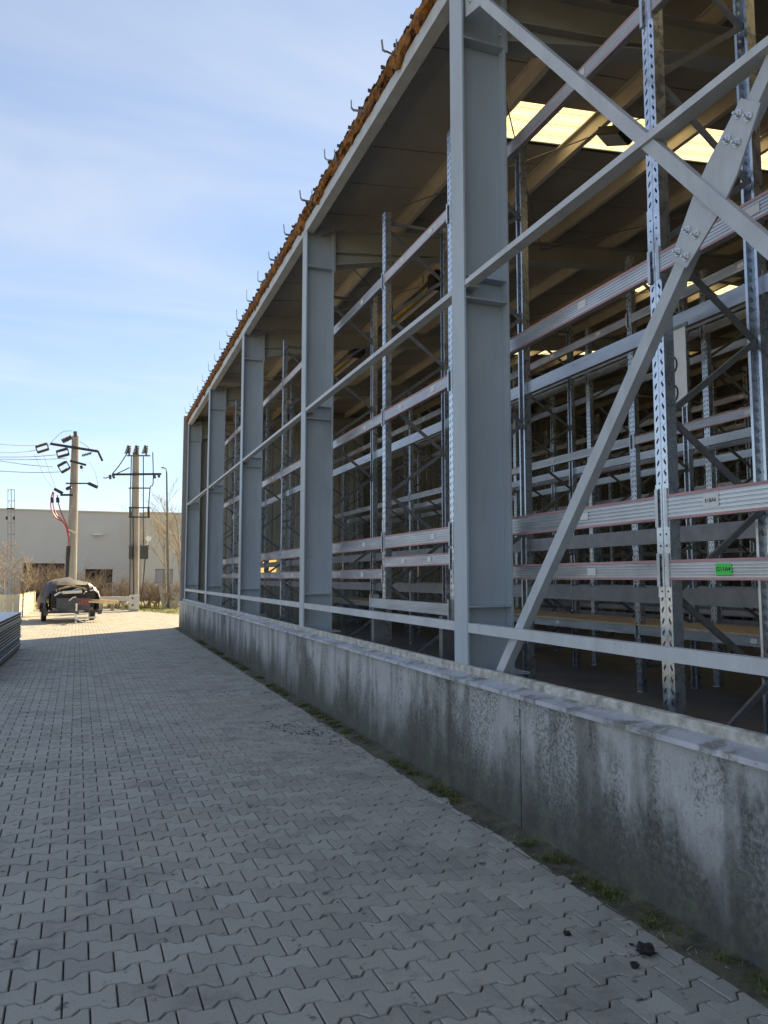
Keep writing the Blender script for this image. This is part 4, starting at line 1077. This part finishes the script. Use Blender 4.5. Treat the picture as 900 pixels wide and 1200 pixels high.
# ------------------------------------------------------------------ trailer with a covered load (built locally, then turned)
TL = Vector((-.78,32.1,0)); TR = .14; TS = (1.0,1.1,1.03)
tr_ = thing('trailer', 'dark utility trailer parked facing the yard with its drawbar propped on a jack', 'trailer', TL); tr_.rotation_euler = (0,0,TR); tr_.scale = TS
def tpart(name, mb, m_, parent=None, label=None, smooth=False):
    me = mb.mesh(name, smooth); o = bpy.data.objects.new(name, me); C.objects.link(o)
    for q in (m_ if isinstance(m_, list) else [m_]): me.materials.append(q)
    o.parent = parent or tr_; WL[o.name] = Vector((0,0,0))
    if label: o['label'] = label
    return o
mb = MB()
for x in (-.72,.72): mb.box((x-.03,.0,.42),(x+.03,3.4,.52))
for y in (0,1.1,2.2,3.34): mb.box((-.69,y,.425),(.69,y+.06,.515))
tpart('chassis', mb, M['frame'])
mb = MB(); mb.box((-.74,.062,.522),(.74,3.35,.55)); tpart('deck', mb, M['timber'])
mb = MB(); mb.box((-.62,.0,.50),(.62,.035,.93)); fbd = tpart('front_board', mb, M['board'])
mb = MB(); mb.box((-.80,.13,.552),(.80,.9,1.2)); mb.box((-.6,.135,1.201),(.58,.9,1.42)); tpart('packed_load', mb, M['dark'])
for k, s_ in enumerate((-1,1)):
    mb = MB(); mb.box((.05,-.035,.0),(.0,0,0)); 
for x in (-.92,.92):
    w_ = MB(); w_.tube([(x-.09,1.5,.3),(x-.085,1.5,.3),(x+.085,1.5,.3),(x+.09,1.5,.3)], [.24,.3,.3,.24], 20); wh = tpart('wheel', w_, M['tyre'])
    w_ = MB(); w_.disc((x,1.5,.3), .17, .19, (1,0,0), 14); tpart('rim', w_, M['grey_box'], wh)
    w_ = MB(); pts = []
    for k in range(9):
        a = math.pi*k/8; pts.append((1.5+.40*math.cos(a), .34+.38*math.sin(a)))
    for (a, b) in zip(pts[:-1], pts[1:]): w_.obox((x,a[0],a[1]),(x,b[0],b[1]),.26,.012,up=(0,0,1) if abs(b[0]-a[0])>.05 else (0,1,0))
    tpart('mudguard', w_, M['dark'])
mb = MB(); mb.box((-1.06,-.05,.36),(1.06,-.01,.45)); lbar = tpart('light_bar', mb, M['grey_box'])
for x in (-1.06,.90):
    mb = MB(); mb.box((x,-.075,.30),(x+.15,-.052,.46)); tpart('marker_lamp', mb, M['porcelain'], lbar)
mb = MB(); mb.obox((-.5,0,.45),(0,-.75,.42),.07,.07); mb.obox((.5,0,.45),(0,-.75,.42),.07,.07); mb.obox((0,-.7,.42),(0,-1.15,.42),.08,.08); mb.disc((0,-1.2,.43), .06, .1, (0,0,1), 10); tpart('drawbar', mb, M['grey_box'])
mb = MB(); mb.tube([(0,-.85,.75),(0,-.85,.12)], .035, 8); mb.obox((-.01,-.85,.2),(.35,-1.0,.02),.03,.03); mb.obox((0,-.85,.2),(-.05,-.95,.01),.03,.03); mb.disc((0,-.85,.09), .08, .05, (1,0,0), 12); tpart('jack', mb, M['galv'])
mb = MB(); mb.tube([(-.75,-.45,.17),(.78,-.42,.2)], .035, 8); tpart('prop_bar', mb, M['pale_box'])
# red lettering painted on the front board (illegible strokes in the photograph)
mb = MB()
for (a, b) in (((.10,.66),(.20,.68)),((.20,.68),(.22,.80)),((.30,.68),(.29,.82)),((.30,.82),(.40,.83)),((.30,.75),(.38,.76)),((.30,.68),(.40,.69)),((.47,.70),(.46,.83)),((.46,.83),(.58,.84)),((.58,.84),(.58,.71)),((.58,.71),(.47,.70))):
    mb.obox((a[0],-.004,a[1]),(b[0],-.004,b[1]),.006,.032,up=(0,0,1))
tpart('lettering', mb, M['signred'], fbd)
# tarp: lumpy cover over the load
tb = thing('tarpaulin', 'black tarpaulin pulled over the load of the parked trailer', 'tarpaulin', TL); tb.rotation_euler = (0,0,TR); tb.scale = TS
mb = MB(); nu, nv = 40, 26
for j in range(nv+1):
    y = .12 + 3.1*j/nv; e = 1 - .30*abs(2*j/nv-1)**3
    for i in range(nu+1):
        a = math.pi*i/nu; sx_ = math.copysign(abs(math.cos(a))**.42, math.cos(a)); sz_ = abs(math.sin(a))**.5
        p = Vector((-sx_*1.0*(.95+.05*e), y, .42 + sz_*1.22*e*(1-.20*max(0,-sx_)-.10*max(0,sx_-.5))))
        nn = noise.noise(p*1.5)*.14 + noise.noise(p*4.5)*.07 + noise.noise(p*9)*.03; p += Vector((nn*.6, nn*.3, nn if .1 < i/nu < .9 else 0)); mb.v.append(tuple(p))
for j in range(nv):
    for i in range(nu): mb.f.append((j*(nu+1)+i, j*(nu+1)+i+1, (j+1)*(nu+1)+i+1, (j+1)*(nu+1)+i)); mb.m.append(0)
TV = list(mb.v); o = tpart('cover', mb, M['tarp'], tb, smooth=True); o.modifiers.new('thick','SOLIDIFY').thickness = .012
mb = MB(); W0 = nu + 1; I0, I1, J1 = 25, 37, 11
for j in range(J1+1):
    for i in range(I0, I1+1):
        p = Vector(TV[j*W0+i]); c = Vector((0, p.y, .7)); p = c + (p-c)*1.035; p.y -= .05; mb.v.append(tuple(p))
w_ = I1-I0+1
for j in range(J1):
    for i in range(w_-1): mb.f.append((j*w_+i, j*w_+i+1, (j+1)*w_+i+1, (j+1)*w_+i)); mb.m.append(0)
o = tpart('pale_flap', mb, M['cloth'], tb, smooth=True); o.modifiers.new('thick','SOLIDIFY').thickness = .01
# things packed at the front of the load
def load(name, label, cat, mb, m_, smooth=False):
    o = tpart(name, mb, m_, tr_, None, smooth); o.parent = None; o.location = TL; o.rotation_euler = (0,0,TR); o.scale = TS; o['label'] = label; o['category'] = cat; return o
mb = MB(); mb.tube([(-.42,-.08,1.14),(.28,-.10,1.17)], .06, 10); load('pipe', 'short pale pipe lying across the front of the trailer load', 'pipe', mb, M['white_tag'])
mb = MB()
for i in range(13):
    u = i/12; 
    for j in range(6): mb.v.append((-.55+1.0*u, -.12+.3*j/5, 1.22+.12*math.sin(math.pi*u)+.02*noise.noise((u*5,j,0))))
for i in range(12):
    for j in range(5): mb.f.append((i*6+j, i*6+j+1, (i+1)*6+j+1, (i+1)*6+j)); mb.m.append(0)
o = load('sack', 'flat tan sack bulging above the pipe on the trailer load', 'sack', mb, M['straw']); o.modifiers.new('thick','SOLIDIFY').thickness = -.06
random.seed(11)
SC = ['leftmost galvanised scrap pipe','dark bent scrap pipe near the left','light bent scrap pipe over the front board','dark scrap pipe above the red lettering','light scrap pipe at the right','dark scrap pipe at the far right']
for k in range(6):
    mb = MB(); a = Vector((-.62+.25*k+random.uniform(-.05,.05), random.uniform(-.12,.1), random.uniform(.95,1.2))); b = a + Vector((random.uniform(-.4,.4), random.uniform(-.05,.1), random.uniform(-.15,.2)))
    mb.tube([a, a.lerp(b,.5)+Vector((0,-.05,.05)), b], random.uniform(.015,.04), 7)
    load('scrap_pipe', SC[k] + ' sticking out of the trailer load', 'scrap', mb, M['white_tag'] if k % 2 else M['galv'])['group'] = 'scrap pipes on the trailer'
for k in range(4):
    mb = MB(); mb.obox((.55,.0+.12*k,.78+.07*(k%2)),(1.45+.1*k,-.05+.12*k,.70+.08*(k%2)),.09,.06)
    load('timber_beam', ['front lower','second','third, upper','rearmost'][k] + ' pale timber beam sticking out of the right side of the trailer', 'timber', mb, M['timber'])['group'] = 'timber sticking out of the trailer'

# low concrete barrier behind trailer
lw = thing('low_barrier', 'low pale concrete barrier between the trailer and the transformer pole', 'barrier', (.8,43.2,0))
mb = MB(); a = at(112,702,41); b = at(151,704,41); mb.box((a.x,43.0,.50),(b.x,43.35,.74)); obj('rail', mb, M['pale_box'], lw)
for x in (a.x+.3, (a.x+b.x)/2, b.x-.3):
    mb = MB(); mb.box((x-.08,43.05,-.03),(x+.08,43.3,.499)); obj('post', mb, M['conc_pole'], lw)
# upright scrap boards by the hall corner
for k, (x, y0, lean) in enumerate(((192.5,690,.25),(201,690,.0),(206,688,-.1))):
    p = at(x, 717, 43.2); mb = MB(); mb.obox((p.x,p.y,0),(p.x-lean,p.y+.1,1.25), .22, .04, up=(0,1,0))
    obj('plank', mb, M['conc_pole'], None, (0,0,0), None, ['leaning pale','upright','slightly tilted'][k] + ' plank standing among the shrubs near the street lamp', 'plank', 'planks by the street lamp')

# ------------------------------------------------------------------ bare trees and shrubs
def branchy(mb, p, d, L_, r, lvl, spread, rng, sides=4, up_=.12):
    p, d = Vector(p), Vector(d).normalized(); n = 3; pts = [p]; rr = [r]
    for k in range(n):
        d = (d + Vector((rng.gauss(0,.12), rng.gauss(0,.12), rng.gauss(0,.08)+up_*.3))).normalized(); p = p + d*L_/n; pts.append(p); rr.append(r*(1-.6*(k+1)/n))
    mb.tube(pts, rr, max(3, sides), cap=False)
    if lvl <= 0: return
    for k in range(rng.randint(3,5) if lvl > 1 else rng.randint(3,6)):
        t_ = rng.uniform(.3,1); i = min(int(t_*n), n-1); q = pts[i].lerp(pts[i+1], t_*n-i)
        dd = (d + Vector((rng.gauss(0,spread), rng.gauss(0,spread), rng.gauss(0,spread*.6)+up_))).normalized()
        branchy(mb, q, dd, L_*rng.uniform(.5,.75), max(rr[i]*.6, .006), lvl-1, spread, rng, 3, up_)
def bare(name, label, cat, x, y, h, lvl, m_, seed, spread=.7, stems=1, group=None, r=None, wid=.2):
    rng = random.Random(seed); t_ = thing(name, label, cat, (x,y,0), group)
    tm = MB(); cm_ = MB(); r = r or h*.016
    for s_ in range(stems):
        a = rng.uniform(0,6.28); b = Vector((x+wid*math.cos(a)*(stems>1)*rng.random(), y+wid*math.sin(a)*(stems>1)*rng.random(), -.05))
        d = Vector((rng.gauss(0,.08 if stems==1 else .42), rng.gauss(0,.08 if stems==1 else .42), 1)).normalized(); L_ = h*(.55 if stems==1 else .5)
        pts = [b]; n = 4
        for k in range(n): d = (d+Vector((rng.gauss(0,.06),rng.gauss(0,.06),.05))).normalized(); pts.append(pts[-1]+d*L_/n)
        tm.tube(pts, [r*(1-.5*k/n) for k in range(n+1)], 6)
        for k in range(7 if stems == 1 else 4):
            u = rng.uniform(.3,1); i = min(int(u*n), n-1); q = pts[i].lerp(pts[i+1], u*n-i)
            dd = (d + Vector((rng.gauss(0,spread), rng.gauss(0,spread), rng.gauss(.1,.3)))).normalized()
            branchy(cm_, q, dd, h*rng.uniform(.22,.42), r*.5, lvl, spread*.8, rng)
    obj('trunk', tm.mesh('trunk', fix=False), m_, t_); obj('crown', cm_.mesh('crown', fix=False), m_, t_)
g_ = at(6, 700, 42); bare('bare_tree', 'bushy bare tree at the far left above the board fence', 'tree', g_.x, g_.y, 4.3, 3, M['birch'], 3, .8, r=.09)
g_ = at(-14, 700, 40); bare('bare_tree', 'bare tree cut off by the left edge of the photo, above the fence', 'tree', g_.x, g_.y, 4.0, 3, M['birch'], 4, .8, r=.09)
g_ = at(24, 700, 44); bare('bare_tree', 'smaller bare tree right of the bushy one, behind the fence', 'tree', g_.x, g_.y, 3.2, 3, M['birch'], 15, .8, r=.07)
g_ = at(212, 714, 44.5); bare('bare_tree', 'tall thin bare tree beside the hall corner, right of the street lamp', 'tree', g_.x, g_.y, 8.2, 3, M['birch'], 8, .55, r=.10)
g_ = at(196, 714, 47); bare('bare_tree', 'slender pale bare tree just behind the street lamp', 'tree', g_.x, g_.y, 7.0, 3, M['birch'], 9, .5, r=.07)
spots = [(36,50,2.9),(50,49,3.1),(64,49,3.0),(74,51,2.6),(100,52,3.4),(108,50,2.2),(118,48,1.6),(128,44,1.5),(139,43.5,2.1),(147,44.5,1.9),(168,44,2.0),(176,43.6,1.7),(186,45,1.9),(204,44,2.3),(30,47,2.0),(92,50,2.3)]
desc = ['grey leafless shrub right of the leftmost trees','rust tinged leafless shrub left of the power pole','dense leafless shrub close left of the power pole','shrub hidden partly by the power pole foot','tall leafless shrub in front of the dark doorway, right of the pole','leafless shrub at the right edge of the trailer cover','low leafless shrub in front of the dark doorway edge','low shrub behind the pale barrier','spiky leafless shrub left of the transformer pole','small leafless shrub touching the pale cabinet','dense dry shrub just right of the transformer pole','dry shrub below the grey switch box','dry shrub left of the street lamp foot','dark shrub beside the corner of the hall','low shrub over the end of the board fence','leafless shrub behind the black tarpaulin']
for k, ((x, zc, h), lab) in enumerate(zip(spots, desc)):
    g_ = at(x, 700, zc); bare('shrub', lab, 'shrub', g_.x, g_.y, h, 2, M['twig'] if k % 3 else M['bark'], 30+k, .7, 7, 'leafless shrubs behind the yard', r=.035, wid=.7)
# grass verge along the far edge of the yard
mb = MB(); mb.add([(4.95,28.5,-.006),(14,28.5,-.006),(14,56,-.006),(-3,56,-.006),(-3,46.1,-.006),(.6,46.1,-.006),(4.95,34,-.006)], [(0,1,2,3,4,5)]); struct('grass_verge', mb, M['grass'])
sp_ = []
for _ in range(1500):
    x, y = random.uniform(.5,8), random.uniform(33,50)
    if x > 5.0 - max(0, y-34)*.36: sp_.append((x,y,-.005,.14))
blades('grass', sp_, M['grass'], .05,.14, 10, lean=.5)
blades('grass', [(random.uniform(-3,3), random.uniform(46,47.2), -.03, .15) for _ in range(260)], M['straw'], .05,.2, 8, lean=.6)
